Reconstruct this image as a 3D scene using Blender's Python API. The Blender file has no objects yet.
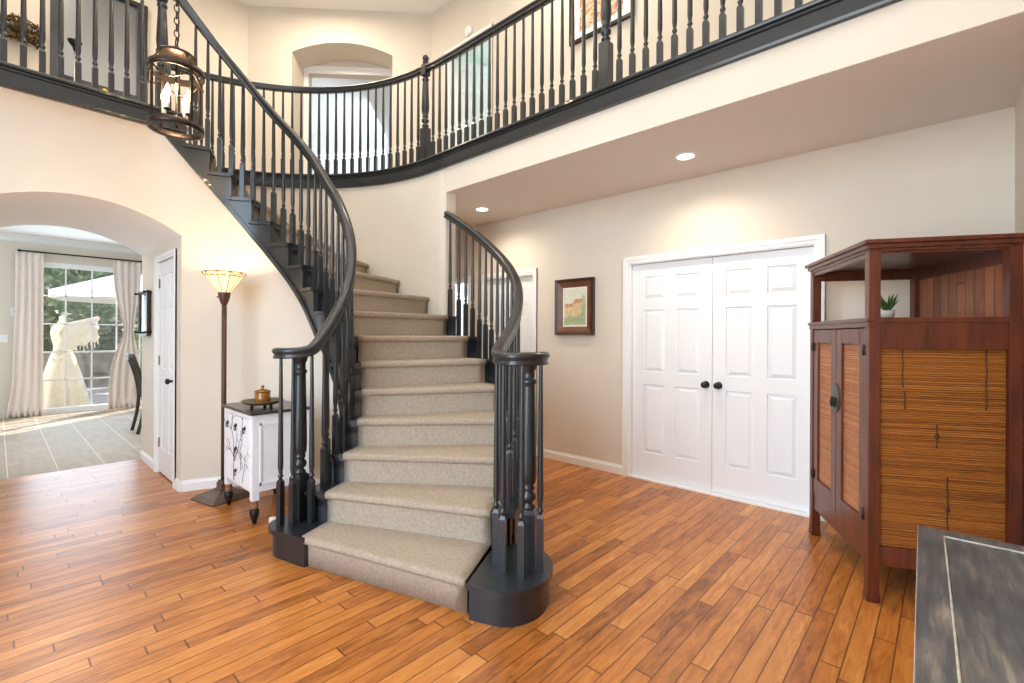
import bpy, bmesh, math, random
from mathutils import Vector, Matrix
random.seed(7)
SC = bpy.context.scene
COL = SC.collection
PI = math.pi
rad = math.radians

# ------------------------------------------------------------------ camera
cam_data = bpy.data.cameras.new('camera')
cam = bpy.data.objects.new('camera', cam_data)
COL.objects.link(cam)
cam_data.sensor_width = 36.0
cam_data.lens = 472.5 / 1024 * 36.0
cam_data.shift_y = -6.4 / 1024
cam_data.clip_start = 0.02
cam_data.clip_end = 200
cam.matrix_world = (Matrix.Translation((0, 0, 1.357)) @ Matrix.Rotation(rad(42.52), 4, 'Z')
                    @ Matrix.Rotation(rad(90), 4, 'X') @ Matrix.Rotation(rad(0.255), 4, 'Z'))
SC.camera = cam

# ------------------------------------------------------------------ world, colour management
SC.view_settings.view_transform = 'Standard'
SC.view_settings.look = 'None'
SC.view_settings.gamma = 1.0
SC.view_settings.use_curve_mapping = False
SC.view_settings.exposure = 0.0
SC.cycles.max_bounces = 10
SC.cycles.diffuse_bounces = 6
SC.cycles.glossy_bounces = 4
SC.cycles.sample_clamp_indirect = 6.0
SC.cycles.caustics_reflective = False
SC.cycles.caustics_refractive = False
w = bpy.data.worlds.new('world')
SC.world = w
w.use_nodes = True
nt = w.node_tree
nt.nodes.clear()
wo = nt.nodes.new('ShaderNodeOutputWorld')
bg = nt.nodes.new('ShaderNodeBackground')
sky = nt.nodes.new('ShaderNodeTexSky')
sky.sky_type = 'NISHITA'
sky.sun_disc = False
sky.sun_elevation = rad(48)
sky.sun_rotation = rad(200)
bg.inputs[1].default_value = 0.55
nt.links.new(sky.outputs[0], bg.inputs[0])
nt.links.new(bg.outputs[0], wo.inputs[0])


def lamp(name, kind, loc, energy, color=(1, 1, 1), rot=(0, 0, 0), **kw):
    d = bpy.data.lights.new(name, kind)
    d.energy = energy
    d.color = color
    for k, v in kw.items():
        setattr(d, k, v)
    o = bpy.data.objects.new(name, d)
    COL.objects.link(o)
    o.location = loc
    o.rotation_euler = rot
    return o


WARM = (1.0, 0.85, 0.66)
SOFT = (1.0, 0.89, 0.72)
DAY = (0.69, 0.855, 1.0)
# sun on the back garden
lamp('sun', 'SUN', (-14, 6, 9), 10.0, (1.0, 0.95, 0.86), (rad(50), 0, rad(221.3)), angle=rad(1))
# daylight of the tall entrance windows behind the camera
lamp('entrance_window_light', 'AREA', (-1.25, -2.45, 2.2), 212, DAY, (rad(90), 0, 0), shape='RECTANGLE', size=2.7, size_y=4.0)
# daylight of the patio door, then an added fill from the dining side wall
lamp('patio_door_light', 'AREA', (-10.6, 1.0, 1.3), 34, DAY, (rad(100), 0, rad(-90)), shape='RECTANGLE', size=1.4, size_y=2.2)
lamp('dining_side_fill', 'AREA', (-8.8, -2.4, 1.7), 60, DAY, (rad(90), 0, 0), shape='RECTANGLE', size=3.2, size_y=1.8)  # added fill, the side wall has no window
# daylight in the two rooms off the gallery and at the end of the hall
lamp('bedroom_window_light', 'AREA', (-8.6, 5.4, 4.7), 62, DAY, (rad(90), 0, rad(136)), shape='RECTANGLE', size=2.4, size_y=2.0)
lamp('bathroom_window_light', 'AREA', (-4.6, 6.3, 4.7), 45, DAY, (rad(90), 0, rad(180)), shape='RECTANGLE', size=1.2, size_y=1.4)
lamp('hall_window_light', 'AREA', (-6.7, 3.55, 1.5), 70, DAY, (rad(90), 0, rad(-90)), shape='RECTANGLE', size=0.9, size_y=1.4)
# added overhead fill without fixtures, for the passage vault and the upper storey
lamp('dining_bounce_fill', 'AREA', (-7.7, 0.4, 2.9), 26, (1.0, 0.95, 0.88), (0, 0, 0), shape='DISK', size=1.0)  # added so that bounce off the tiles brightens the passage vault
lamp('foyer_fill', 'AREA', (-2.4, 0.6, 5.75), 85, SOFT, (0, 0, 0), shape='RECTANGLE', size=4.0, size_y=3.0)  # added broad warm fill, no fixture in this ceiling
lamp('gallery_warm_fill', 'AREA', (-5.6, 2.5, 5.80), 48, WARM, (0, 0, 0), shape='DISK', size=0.5)  # added to warm the walls around the alcove
lamp('gallery_warm_fill', 'AREA', (-2.6, 3.6, 5.80), 40, WARM, (0, 0, 0), shape='DISK', size=0.5)  # second added fill, warms the upper back wall
lamp('landing_warm_fill', 'AREA', (-6.0, 0.2, 5.80), 25, WARM, (0, 0, 0), shape='DISK', size=0.5)  # added warm fill over the landing, no fixture modelled

# ------------------------------------------------------------------ helpers


def lin(c):
    return tuple((x / 255 / 12.92) if x / 255 <= 0.04045 else ((x / 255 + 0.055) / 1.055) ** 2.4 for x in c) + (1.0,)


def N(t, kind, x=0, y=0, **kw):
    n = t.nodes.new(kind)
    for k, v in kw.items():
        setattr(n, k, v)
    return n


def mat(name, rgb, rough=0.5, metal=0.0, noise=0.0, nscale=20.0, bump=0.0, bscale=200.0, spec=0.5, emit=None, estr=0.0, trans=0.0, stretch=None, coat=0.0):
    m = bpy.data.materials.new(name)
    m.use_nodes = True
    t = m.node_tree
    b = t.nodes['Principled BSDF']
    b.inputs['Roughness'].default_value = rough
    b.inputs['Metallic'].default_value = metal
    b.inputs['Specular IOR Level'].default_value = spec
    b.inputs['Coat Weight'].default_value = coat
    b.inputs['Transmission Weight'].default_value = trans
    c = lin(rgb)
    b.inputs['Base Color'].default_value = c
    tc = N(t, 'ShaderNodeTexCoord')
    src = tc.outputs['Object']
    if stretch:
        mp = N(t, 'ShaderNodeMapping')
        mp.inputs['Scale'].default_value = stretch
        t.links.new(src, mp.inputs[0])
        src = mp.outputs[0]
    if noise > 0:
        nz = N(t, 'ShaderNodeTexNoise')
        nz.inputs['Scale'].default_value = nscale
        nz.inputs['Detail'].default_value = 5
        t.links.new(src, nz.inputs['Vector'])
        r = N(t, 'ShaderNodeValToRGB')
        r.color_ramp.elements[0].position = 0.3
        r.color_ramp.elements[1].position = 0.7
        r.color_ramp.elements[0].color = tuple(x * (1 - noise) for x in c[:3]) + (1,)
        r.color_ramp.elements[1].color = tuple(min(1, x * (1 + noise)) for x in c[:3]) + (1,)
        t.links.new(nz.outputs[0], r.inputs[0])
        t.links.new(r.outputs[0], b.inputs['Base Color'])
    if bump > 0:
        n2 = N(t, 'ShaderNodeTexNoise')
        n2.inputs['Scale'].default_value = bscale
        n2.inputs['Detail'].default_value = 3
        t.links.new(src, n2.inputs['Vector'])
        bp = N(t, 'ShaderNodeBump')
        bp.inputs['Strength'].default_value = bump
        bp.inputs['Distance'].default_value = 0.01
        t.links.new(n2.outputs[0], bp.inputs['Height'])
        t.links.new(bp.outputs[0], b.inputs['Normal'])
    if emit:
        b.inputs['Emission Color'].default_value = lin(emit)
        b.inputs['Emission Strength'].default_value = estr
    return m


def M2(t, op, a, b=None):
    n = N(t, 'ShaderNodeMath', operation=op)
    for i, v in enumerate((a, b)):
        if v is None:
            continue
        if isinstance(v, (int, float)):
            n.inputs[i].default_value = v
        else:
            t.links.new(v, n.inputs[i])
    return n.outputs[0]


def ramp(t, fac, stops):
    r = N(t, 'ShaderNodeValToRGB')
    e = r.color_ramp.elements
    while len(e) < len(stops):
        e.new(0.5)
    for el, (p, c) in zip(e, stops):
        el.position = p
        el.color = lin(c)
    t.links.new(fac, r.inputs[0])
    return r.outputs[0]


def plank_mat(name, wid, length, cols, along='y', seam=(70, 35, 18), rough=0.3, seamw=0.035, grain=0.5, endw=0.006, bumpd=0.002):
    """strip boards of random length; row / end joints from world position"""
    m = bpy.data.materials.new(name)
    m.use_nodes = True
    t = m.node_tree
    b = t.nodes['Principled BSDF']
    tc = N(t, 'ShaderNodeTexCoord')
    sp = N(t, 'ShaderNodeSeparateXYZ')
    t.links.new(tc.outputs['Object'], sp.inputs[0])
    ax = {'x': 0, 'y': 1, 'z': 2}
    lo = sp.outputs[ax[along]]
    cr = sp.outputs[0] if along != 'x' else sp.outputs[1]
    row = M2(t, 'DIVIDE', cr, wid)
    rid = M2(t, 'FLOOR', row)
    wn = N(t, 'ShaderNodeTexWhiteNoise', noise_dimensions='1D')
    t.links.new(rid, wn.inputs['W'])
    ln = M2(t, 'MULTIPLY', M2(t, 'ADD', M2(t, 'MULTIPLY', wn.outputs[0], 0.7), 0.65), length)
    off = M2(t, 'MULTIPLY', wn.outputs[0], 17.3)
    pos = M2(t, 'ADD', M2(t, 'DIVIDE', lo, ln), off)
    pid = M2(t, 'FLOOR', pos)
    cx = N(t, 'ShaderNodeCombineXYZ')
    t.links.new(rid, cx.inputs[0])
    t.links.new(pid, cx.inputs[1])
    w2 = N(t, 'ShaderNodeTexWhiteNoise', noise_dimensions='2D')
    t.links.new(cx.outputs[0], w2.inputs['Vector'])
    # grain
    mp = N(t, 'ShaderNodeMapping')
    s = [14, 14, 14]
    s[ax[along]] = 2.2
    mp.inputs['Scale'].default_value = s
    av = N(t, 'ShaderNodeVectorMath', operation='ADD')
    t.links.new(tc.outputs['Object'], av.inputs[0])
    sc = N(t, 'ShaderNodeVectorMath', operation='SCALE')
    t.links.new(w2.outputs['Color'], sc.inputs[0])
    sc.inputs['Scale'].default_value = 9.0
    t.links.new(sc.outputs[0], av.inputs[1])
    t.links.new(av.outputs[0], mp.inputs[0])
    nz = N(t, 'ShaderNodeTexNoise')
    nz.inputs['Scale'].default_value = 2.2
    nz.inputs['Detail'].default_value = 6
    nz.inputs['Roughness'].default_value = 0.62
    nz.inputs['Distortion'].default_value = 0.8
    t.links.new(mp.outputs[0], nz.inputs['Vector'])
    f = M2(t, 'ADD', M2(t, 'MULTIPLY', w2.outputs['Value'], 1 - grain), M2(t, 'MULTIPLY', M2(t, 'SUBTRACT', M2(t, 'MULTIPLY', nz.outputs[0], 2.2), 0.6), grain))
    n = len(cols)
    col = ramp(t, f, [(0.08 + 0.84 * i / (n - 1), c) for i, c in enumerate(cols)])
    fr = M2(t, 'FRACT', row)
    ed = M2(t, 'MINIMUM', fr, M2(t, 'SUBTRACT', 1.0, fr))
    s1 = M2(t, 'LESS_THAN', ed, seamw)
    fp = M2(t, 'FRACT', pos)
    s2 = M2(t, 'LESS_THAN', M2(t, 'MULTIPLY', fp, ln), endw)
    sm = M2(t, 'MAXIMUM', s1, s2)
    mx = N(t, 'ShaderNodeMix', data_type='RGBA')
    t.links.new(M2(t, 'MULTIPLY', sm, 0.8), mx.inputs[0])
    t.links.new(col, mx.inputs[6])
    mx.inputs[7].default_value = lin(seam)
    t.links.new(mx.outputs[2], b.inputs['Base Color'])
    b.inputs['Roughness'].default_value = rough
    hh = M2(t, 'SUBTRACT', M2(t, 'MULTIPLY', nz.outputs[0], 0.35), sm)
    bp = N(t, 'ShaderNodeBump')
    bp.inputs['Strength'].default_value = 0.4
    bp.inputs['Distance'].default_value = bumpd
    t.links.new(hh, bp.inputs['Height'])
    t.links.new(bp.outputs[0], b.inputs['Normal'])
    return m


def tile_mat(name, size, ox, oy, base, grout):
    m = bpy.data.materials.new(name)
    m.use_nodes = True
    t = m.node_tree
    b = t.nodes['Principled BSDF']
    tc = N(t, 'ShaderNodeTexCoord')
    sp = N(t, 'ShaderNodeSeparateXYZ')
    t.links.new(tc.outputs['Object'], sp.inputs[0])
    ms = []
    ids = []
    for o, off, sz in ((sp.outputs[0], ox, size * 2), (sp.outputs[1], oy, size)):
        q = M2(t, 'DIVIDE', M2(t, 'SUBTRACT', o, off), sz)
        ids.append(M2(t, 'FLOOR', q))
        f = M2(t, 'FRACT', q)
        ms.append(M2(t, 'LESS_THAN', M2(t, 'MULTIPLY', f, sz), 0.008))
    g = M2(t, 'MAXIMUM', *ms)
    nz = N(t, 'ShaderNodeTexNoise')
    nz.inputs['Scale'].default_value = 5
    nz.inputs['Detail'].default_value = 6
    mp = N(t, 'ShaderNodeMapping')
    mp.inputs['Scale'].default_value = (0.6, 3, 1)
    t.links.new(tc.outputs['Object'], mp.inputs[0])
    t.links.new(mp.outputs[0], nz.inputs['Vector'])
    c = ramp(t, nz.outputs[0], [(0.3, tuple(int(x * 0.9) for x in base)), (0.7, base)])
    mx = N(t, 'ShaderNodeMix', data_type='RGBA')
    t.links.new(g, mx.inputs[0])
    t.links.new(c, mx.inputs[6])
    mx.inputs[7].default_value = lin(grout)
    t.links.new(mx.outputs[2], b.inputs['Base Color'])
    b.inputs['Roughness'].default_value = 0.6
    return m


def reed_mat(name, cols):
    """split reeds: thin horizontal canes with darker gaps"""
    m = bpy.data.materials.new(name)
    m.use_nodes = True
    t = m.node_tree
    b = t.nodes['Principled BSDF']
    tc = N(t, 'ShaderNodeTexCoord')
    sp = N(t, 'ShaderNodeSeparateXYZ')
    t.links.new(tc.outputs['Object'], sp.inputs[0])
    nz = N(t, 'ShaderNodeTexNoise')
    nz.inputs['Scale'].default_value = 3
    t.links.new(tc.outputs['Object'], nz.inputs['Vector'])
    zz = M2(t, 'ADD', sp.outputs[2], M2(t, 'MULTIPLY', nz.outputs[0], 0.012))
    q = M2(t, 'DIVIDE', zz, 0.0058)
    wn = N(t, 'ShaderNodeTexWhiteNoise', noise_dimensions='1D')
    t.links.new(M2(t, 'FLOOR', q), wn.inputs['W'])
    f = M2(t, 'FRACT', q)
    n2 = N(t, 'ShaderNodeTexNoise')
    n2.inputs['Scale'].default_value = 6
    n2.inputs['Detail'].default_value = 4
    mp = N(t, 'ShaderNodeMapping')
    mp.inputs['Scale'].default_value = (2.5, 2.5, 46)
    t.links.new(tc.outputs['Object'], mp.inputs[0])
    t.links.new(mp.outputs[0], n2.inputs['Vector'])
    fac = M2(t, 'ADD', M2(t, 'MULTIPLY', wn.outputs[0], 0.42), M2(t, 'MULTIPLY', n2.outputs[0], 0.52))
    c = ramp(t, fac, [(0.15 + 0.7 * i / (len(cols) - 1), cc) for i, cc in enumerate(cols)])
    t.links.new(c, b.inputs['Base Color'])
    h = M2(t, 'SINE', M2(t, 'MULTIPLY', f, PI))
    bp = N(t, 'ShaderNodeBump')
    bp.inputs['Strength'].default_value = 0.6
    bp.inputs['Distance'].default_value = 0.004
    t.links.new(h, bp.inputs['Height'])
    t.links.new(bp.outputs[0], b.inputs['Normal'])
    b.inputs['Roughness'].default_value = 0.45
    return m


WALL = mat('wall_paint', (221, 212, 199), 0.75, noise=0.02, nscale=3, bump=0.15, bscale=90)
WHITEP = mat('white_ceiling_paint', (244, 243, 241), 0.8)
CEIL = mat('hall_ceiling_paint', (233, 227, 219), 0.8)
TRIMW = mat('white_trim_paint', (239, 241, 242), 0.4)
DOORW = mat('white_door_paint', (235, 238, 241), 0.4)
BLACK = mat('charcoal_paint', (33, 38, 43), 0.34, noise=0.08, nscale=6, coat=0.25)
CARPET = mat('beige_carpet', (184, 169, 152), 1.0, noise=0.13, nscale=55, bump=0.7, bscale=380, spec=0.1)
METALK = mat('black_iron', (32, 31, 31), 0.4, 0.4)
BRONZE = mat('aged_bronze', (52, 42, 36), 0.35, 0.6, noise=0.2)
BRASS = mat('antique_brass', (128, 98, 60), 0.35, 0.8, noise=0.2)
FLOORM = plank_mat('hardwood_strips', 0.0775, 0.9, [(104, 58, 26), (154, 92, 40), (180, 112, 50), (195, 128, 62), (210, 150, 84)], 'y', rough=0.30, seam=(74, 40, 20), endw=0.0075, grain=0.56)
TILEM = tile_mat('stone_tile', 0.345, -6.42, 0.069, (176, 160, 142), (214, 205, 194))
CABM = mat('mahogany_stain', (90, 39, 19), 0.36, noise=0.38, nscale=5, stretch=(6, 6, 0.7), coat=0.2)
PLANKB = plank_mat('cabinet_back_boards', 0.075, 3.0, [(122, 66, 42), (154, 90, 58), (180, 112, 74)], 'z', rough=0.45, seam=(40, 20, 12))
REED = reed_mat('split_reed', [(104, 58, 20), (150, 90, 34), (170, 106, 42), (184, 122, 56)])
REED2 = reed_mat('pale_split_reed', [(146, 92, 58), (182, 124, 82), (202, 148, 104)])
TORCH = mat('dark_lamp_wood', (84, 52, 40), 0.4, noise=0.2)

# ---- mesh helpers


def newbm():
    return bmesh.new()


def box(bm, x0, x1, y0, y1, z0, z1, M=None):
    vs = [Vector((x, y, z)) for x in (x0, x1) for y in (y0, y1) for z in (z0, z1)]
    if M is not None:
        vs = [M @ v for v in vs]
    v = [bm.verts.new(p) for p in vs]
    for f in ((0, 1, 3, 2), (4, 6, 7, 5), (0, 4, 5, 1), (2, 3, 7, 6), (0, 2, 6, 4), (1, 5, 7, 3)):
        bm.faces.new([v[i] for i in f])
    return v


def bbox_bev(bm, x0, x1, y0, y1, z0, z1, bev=0.004, seg=2, M=None):
    t = bmesh.new()
    box(t, x0, x1, y0, y1, z0, z1)
    bmesh.ops.bevel(t, geom=t.edges[:], offset=bev, segments=seg, affect='EDGES', profile=0.6)
    merge(bm, t, M)


def merge(bm, t, M=None):
    t.verts.index_update()
    mp = {}
    for v in t.verts:
        mp[v.index] = bm.verts.new((M @ v.co) if M is not None else v.co)
    for f in t.faces:
        try:
            nf = bm.faces.new([mp[v.index] for v in f.verts])
            nf.smooth = f.smooth
        except ValueError:
            pass
    t.free()


def lathe(bm, prof, cx=0, cy=0, seg=16, M=None, caps=True, smooth=True):
    rings = []
    for r, z in prof:
        if r <= 1e-6:
            p = Vector((cx, cy, z))
            rings.append([bm.verts.new(M @ p if M is not None else p)])
        else:
            ring = []
            for i in range(seg):
                a = 2 * PI * i / seg
                p = Vector((cx + r * math.cos(a), cy + r * math.sin(a), z))
                ring.append(bm.verts.new(M @ p if M is not None else p))
            rings.append(ring)
    for a, b in zip(rings, rings[1:]):
        for i in range(seg):
            j = (i + 1) % seg
            if len(a) == 1 and len(b) == 1:
                continue
            if len(a) == 1:
                f = bm.faces.new((a[0], b[j], b[i]))
            elif len(b) == 1:
                f = bm.faces.new((a[i], a[j], b[0]))
            else:
                f = bm.faces.new((a[i], a[j], b[j], b[i]))
            f.smooth = smooth
    if caps:
        if len(rings[0]) > 1:
            bm.faces.new(rings[0][::-1])
        if len(rings[-1]) > 1:
            bm.faces.new(rings[-1])


def tube(bm, pts, r, seg=8, closed=False):
    pts = [Vector(p) for p in pts]
    n = len(pts)
    rs = r if isinstance(r, (list, tuple)) else [r] * n
    rings = []
    prev = None
    for i, p in enumerate(pts):
        if closed:
            d = pts[(i + 1) % n] - pts[i - 1]
        else:
            d = pts[min(i + 1, n - 1)] - pts[max(i - 1, 0)]
        d.normalize()
        if prev is None:
            ref = Vector((0, 0, 1)) if abs(d.z) < 0.9 else Vector((1, 0, 0))
            u = d.cross(ref).normalized()
        else:
            u = (prev - d * prev.dot(d)).normalized()
        prev = u
        v = d.cross(u)
        rings.append([bm.verts.new(p + (u * math.cos(2 * PI * k / seg) + v * math.sin(2 * PI * k / seg)) * rs[i]) for k in range(seg)])
    m = n if closed else n - 1
    for i in range(m):
        a, b = rings[i], rings[(i + 1) % n]
        for k in range(seg):
            f = bm.faces.new((a[k], a[(k + 1) % seg], b[(k + 1) % seg], b[k]))
            f.smooth = True
    if not closed:
        bm.faces.new(rings[0][::-1])
        bm.faces.new(rings[-1])


def sweep(bm, pts, prof, smooth=True):
    """profile (side, up) carried along a path; side stays level"""
    pts = [Vector(p) for p in pts]
    n = len(pts)
    rings = []
    for i, p in enumerate(pts):
        d = pts[min(i + 1, n - 1)] - pts[max(i - 1, 0)]
        s = Vector((d.y, -d.x, 0)).normalized()
        dn = d.normalized()
        up = s.cross(dn).normalized()
        if up.z < 0:
            up = -up
        rings.append([bm.verts.new(p + s * a + up * b) for a, b in prof])
    k = len(prof)
    for a, b in zip(rings, rings[1:]):
        for i in range(k):
            f = bm.faces.new((a[i], a[(i + 1) % k], b[(i + 1) % k], b[i]))
            f.smooth = smooth
    bm.faces.new(rings[0][::-1])
    bm.faces.new(rings[-1])


def prism(bm, poly, z0, z1, M=None):
    lo = [Vector((x, y, z0)) for x, y in poly]
    hi = [Vector((x, y, z1)) for x, y in poly]
    if M is not None:
        lo = [M @ v for v in lo]
        hi = [M @ v for v in hi]
    lo = [bm.verts.new(v) for v in lo]
    hi = [bm.verts.new(v) for v in hi]
    n = len(poly)
    bm.faces.new(lo[::-1])
    bm.faces.new(hi)
    for i in range(n):
        bm.faces.new((lo[i], lo[(i + 1) % n], hi[(i + 1) % n], hi[i]))


def grid(bm, rows, smooth=False):
    vr = [[bm.verts.new(p) for p in r] for r in rows]
    for a, b in zip(vr, vr[1:]):
        for i in range(len(a) - 1):
            f = bm.faces.new((a[i], a[i + 1], b[i + 1], b[i]))
            f.smooth = smooth
    return vr


def sphere(bm, c, r, seg=14, sc=(1, 1, 1)):
    M = Matrix.Translation(c) @ Matrix.Diagonal((*sc, 1))
    lathe(bm, [(r * math.sin(PI * i / 8), -r * math.cos(PI * i / 8)) for i in range(9)], 0, 0, seg, M)


def local(parent):
    return (Matrix.Translation(parent.location) @ parent.rotation_euler.to_matrix().to_4x4())


def full(parent):
    m = local(parent)
    if parent.parent:
        m = full(parent.parent) @ m
    return m


def obj(name, bm, m, parent=None, world=True, bevel=0, recalc=True, origin=None, autosmooth=False):
    if recalc:
        bmesh.ops.recalc_face_normals(bm, faces=bm.faces[:])
    off = None
    if parent is not None and world:
        bm.transform(full(parent).inverted())
    elif parent is None:
        if origin is None and len(bm.verts):
            xs = [v.co.x for v in bm.verts]
            ys = [v.co.y for v in bm.verts]
            zs = [v.co.z for v in bm.verts]
            origin = ((min(xs) + max(xs)) / 2, (min(ys) + max(ys)) / 2, min(zs))
        if origin is not None:
            off = Vector(origin)
            bmesh.ops.translate(bm, verts=bm.verts[:], vec=-off)
    me = bpy.data.meshes.new(name)
    bm.to_mesh(me)
    bm.free()
    o = bpy.data.objects.new(name, me)
    COL.objects.link(o)
    if off is not None:
        o.location = off
    for mm in (m if isinstance(m, (list, tuple)) else [m]):
        me.materials.append(mm)
    if parent is not None:
        o.parent = parent
    if bevel:
        bv = o.modifiers.new('bevel', 'BEVEL')
        bv.width = bevel
        bv.segments = 2
        bv.limit_method = 'ANGLE'
        bv.angle_limit = rad(40)
    return o


def thing(name, label, cat, loc, rotz=0, group=None):
    o = bpy.data.objects.new(name, None)
    COL.objects.link(o)
    o.empty_display_size = 0.1
    o.location = loc
    o.rotation_euler = (0, 0, rotz)
    o['label'] = label
    o['category'] = cat
    if group:
        o['group'] = group
    return o


def tag(o, label, cat, group=None):
    o['label'] = label
    o['category'] = cat
    if group:
        o['group'] = group
    return o


def struct(name, bm, m, bevel=0, origin=(0, 0, 0), parent=None):
    o = obj(name, bm, m, parent, bevel=bevel, origin=origin)
    if parent is None:
        o['kind'] = 'structure'
    return o


# ------------------------------------------------------------------ key numbers
CX, CY = -3.77, 0.87            # centre of the stair
YB, XR, XL = 4.125, 0.305, -4.84  # back wall, right wall, left (arch) wall
YH = 2.945                       # hall front
ZU, ZC = 3.10, 5.87              # upper floor, upper ceiling
ZH = 2.743                       # hall ceiling
YF = -2.6                        # entrance wall behind the camera
Z1, RISE = 0.18, (3.10 - 0.18) / 15
AI = {1: 18, 2: 29, 3: 39, 4: 48, 5: 53.5, 6: 59, 7: 64.5, 8: 71, 9: 82.5, 10: 95, 11: 108, 12: 121, 13: 133, 14: 144, 15: 155.5, 16: 167}
AO = {1: 17.5, 2: 27.5, 3: 38, 4: 47, 5: 56, 6: 64.5, 7: 72.5, 8: 81, 9: 91.5, 10: 103.5, 11: 115, 12: 127, 13: 139, 14: 151, 15: 163, 16: 175}


def interp(tab, x):
    ks = sorted(tab)
    if x <= ks[0]:
        return tab[ks[0]]
    for a, b in zip(ks, ks[1:]):
        if x <= b:
            u = (x - a) / (b - a)
            return tab[a] + (tab[b] - tab[a]) * u
    return tab[ks[-1]]


RLT = {18: 0.985, 28: 0.985, 34: 0.985, 40: 1.005, 45: 1.03, 50: 1.055, 56: 1.06, 62: 1.03, 69: 0.955, 76: 0.91, 84: 0.885, 100: 0.88, 130: 0.885, 155: 0.86, 180: 0.845}
ROT = {17: 2.25, 27: 2.20, 31: 2.215, 39: 2.23, 47: 2.24, 55: 2.235, 61: 2.21, 68: 2.175, 76: 2.12, 84.6: 2.075}


def smooth_tab(tab, lo, hi, step=1.0, win=4):
    xs = [lo + i * step for i in range(int((hi - lo) / step) + 1)]
    return {x: sum(interp(tab, x + d) for d in range(-win, win + 1)) / (2 * win + 1) for x in xs}


RLS = smooth_tab(RLT, 17, 181)
ROS = smooth_tab(ROT, 17, 86)


def RL(a):
    return interp(RLS, a)


def RO(a):
    return interp(ROS, a)


def zk(k):
    return Z1 + RISE * (k - 1)


def znose(a, tab):
    ks = sorted(tab)
    if a <= tab[1]:
        return zk(1) - (tab[1] - a) * 0.018
    for k in ks[:-1]:
        if a <= tab[k + 1]:
            return zk(k) + RISE * (a - tab[k]) / (tab[k + 1] - tab[k])
    return ZU + RISE * (a - tab[16]) / 12.0


def pol(a, r, z):
    return Vector((CX + r * math.cos(rad(a)), CY + r * math.sin(rad(a)), z))


# ------------------------------------------------------------------ floors
b = newbm()
box(b, -6.42, XR + 0.15, YF - 0.15, YB + 0.2, -0.12, 0)
struct('floor', b, FLOORM)
b = newbm()
box(b, -11.4, -6.42, YF - 0.15, 5.0, -0.12, 0)
struct('floor_dining', b, TILEM)
# upper floor: landing, gallery around the stairwell, gallery along the hall
b = newbm()
arc = [pol(a, 2.09, 0) for a in range(90, 181, 3)]
poly = [(-7.3, YF), (-4.56, YF), (-4.56, CY)] + [(p.x, p.y) for p in [pol(a, 0.80, 0) for a in (178, 174, 170, 168)]] + [(p.x, p.y) for p in [pol(175, 2.09, 0)]]
poly += [(p.x, p.y) for p in arc if p.y > pol(175, 2.09, 0).y + 0.02][::-1]
poly += [(XR, YH + 0.01), (XR, YB + 3), (-7.3, YB + 3)]
prism(b, poly, 2.975, ZU)
struct('floor_upper', b, CARPET)

# ------------------------------------------------------------------ walls


def wall_y(name, y0, y1, x0, x1, z0, z1, holes, m):
    """wall slab along X with rectangular openings (hx0,hx1,hz0,hz1)"""
    b = newbm()
    xs = sorted({x0, x1, *[h[0] for h in holes], *[h[1] for h in holes]})
    for a, c in zip(xs, xs[1:]):
        mid = (a + c) / 2
        hs = sorted([h for h in holes if h[0] <= mid <= h[1]], key=lambda h: h[2])
        z = z0
        for h in hs:
            if h[2] > z:
                box(b, a, c, y0, y1, z, h[2])
            z = h[3]
        if z < z1:
            box(b, a, c, y0, y1, z, z1)
    bmesh.ops.remove_doubles(b, verts=b.verts[:], dist=1e-5)
    return struct(name, b, m)


wall_y('wall_back', YB, YB + 0.14, -7.0, XR + 0.15, 0, 2.86, [(-2.245, -0.715, 0, 2.05), (-4.22, -3.46, 0, 2.05), (-5.4, -4.55, 0, 2.05)], WALL)
wall_y('wall_upper_back', YB, YB + 0.14, -5.337, XR + 0.15, ZU, ZC, [(-4.97, -4.19, ZU, 5.14)], WALL)
b = newbm()
box(b, XR, XR + 0.15, YF - 0.15, YB + 0.2, 0, ZC)
struct('wall_right', b, WALL)
# entrance wall behind the camera, with tall windows
wall_y('wall_front', YF - 0.15, YF, -7.3, XR, 0, ZC, [(-2.9, -0.1, 0.3, 4.3)], WALL)
b = newbm()
for x in (-2.9, -1.98, -1.07, -0.16):
    box(b, x, x + 0.06, YF - 0.10, YF - 0.04, 0.3, 4.3)
for z in (0.3, 1.3, 2.3, 3.3, 4.24):
    box(b, -2.9, -0.1, YF - 0.10, YF - 0.04, z, z + 0.06)
struct('window_1', b, TRIMW)

# left wall: curved plaster from the floor up into the landing and under the stair
ARC_Y0, ARC_Y1, ARC_SP, ARC_AP = -0.215, 1.068, 2.195, 2.405
_h = (ARC_Y1 - ARC_Y0) / 2
_s = ARC_AP - ARC_SP
ARC_R = (_h * _h + _s * _s) / (2 * _s)


def arch_z(y):
    c = (ARC_Y0 + ARC_Y1) / 2
    return ARC_AP - ARC_R + math.sqrt(max(0, ARC_R ** 2 - (y - c) ** 2))


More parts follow.
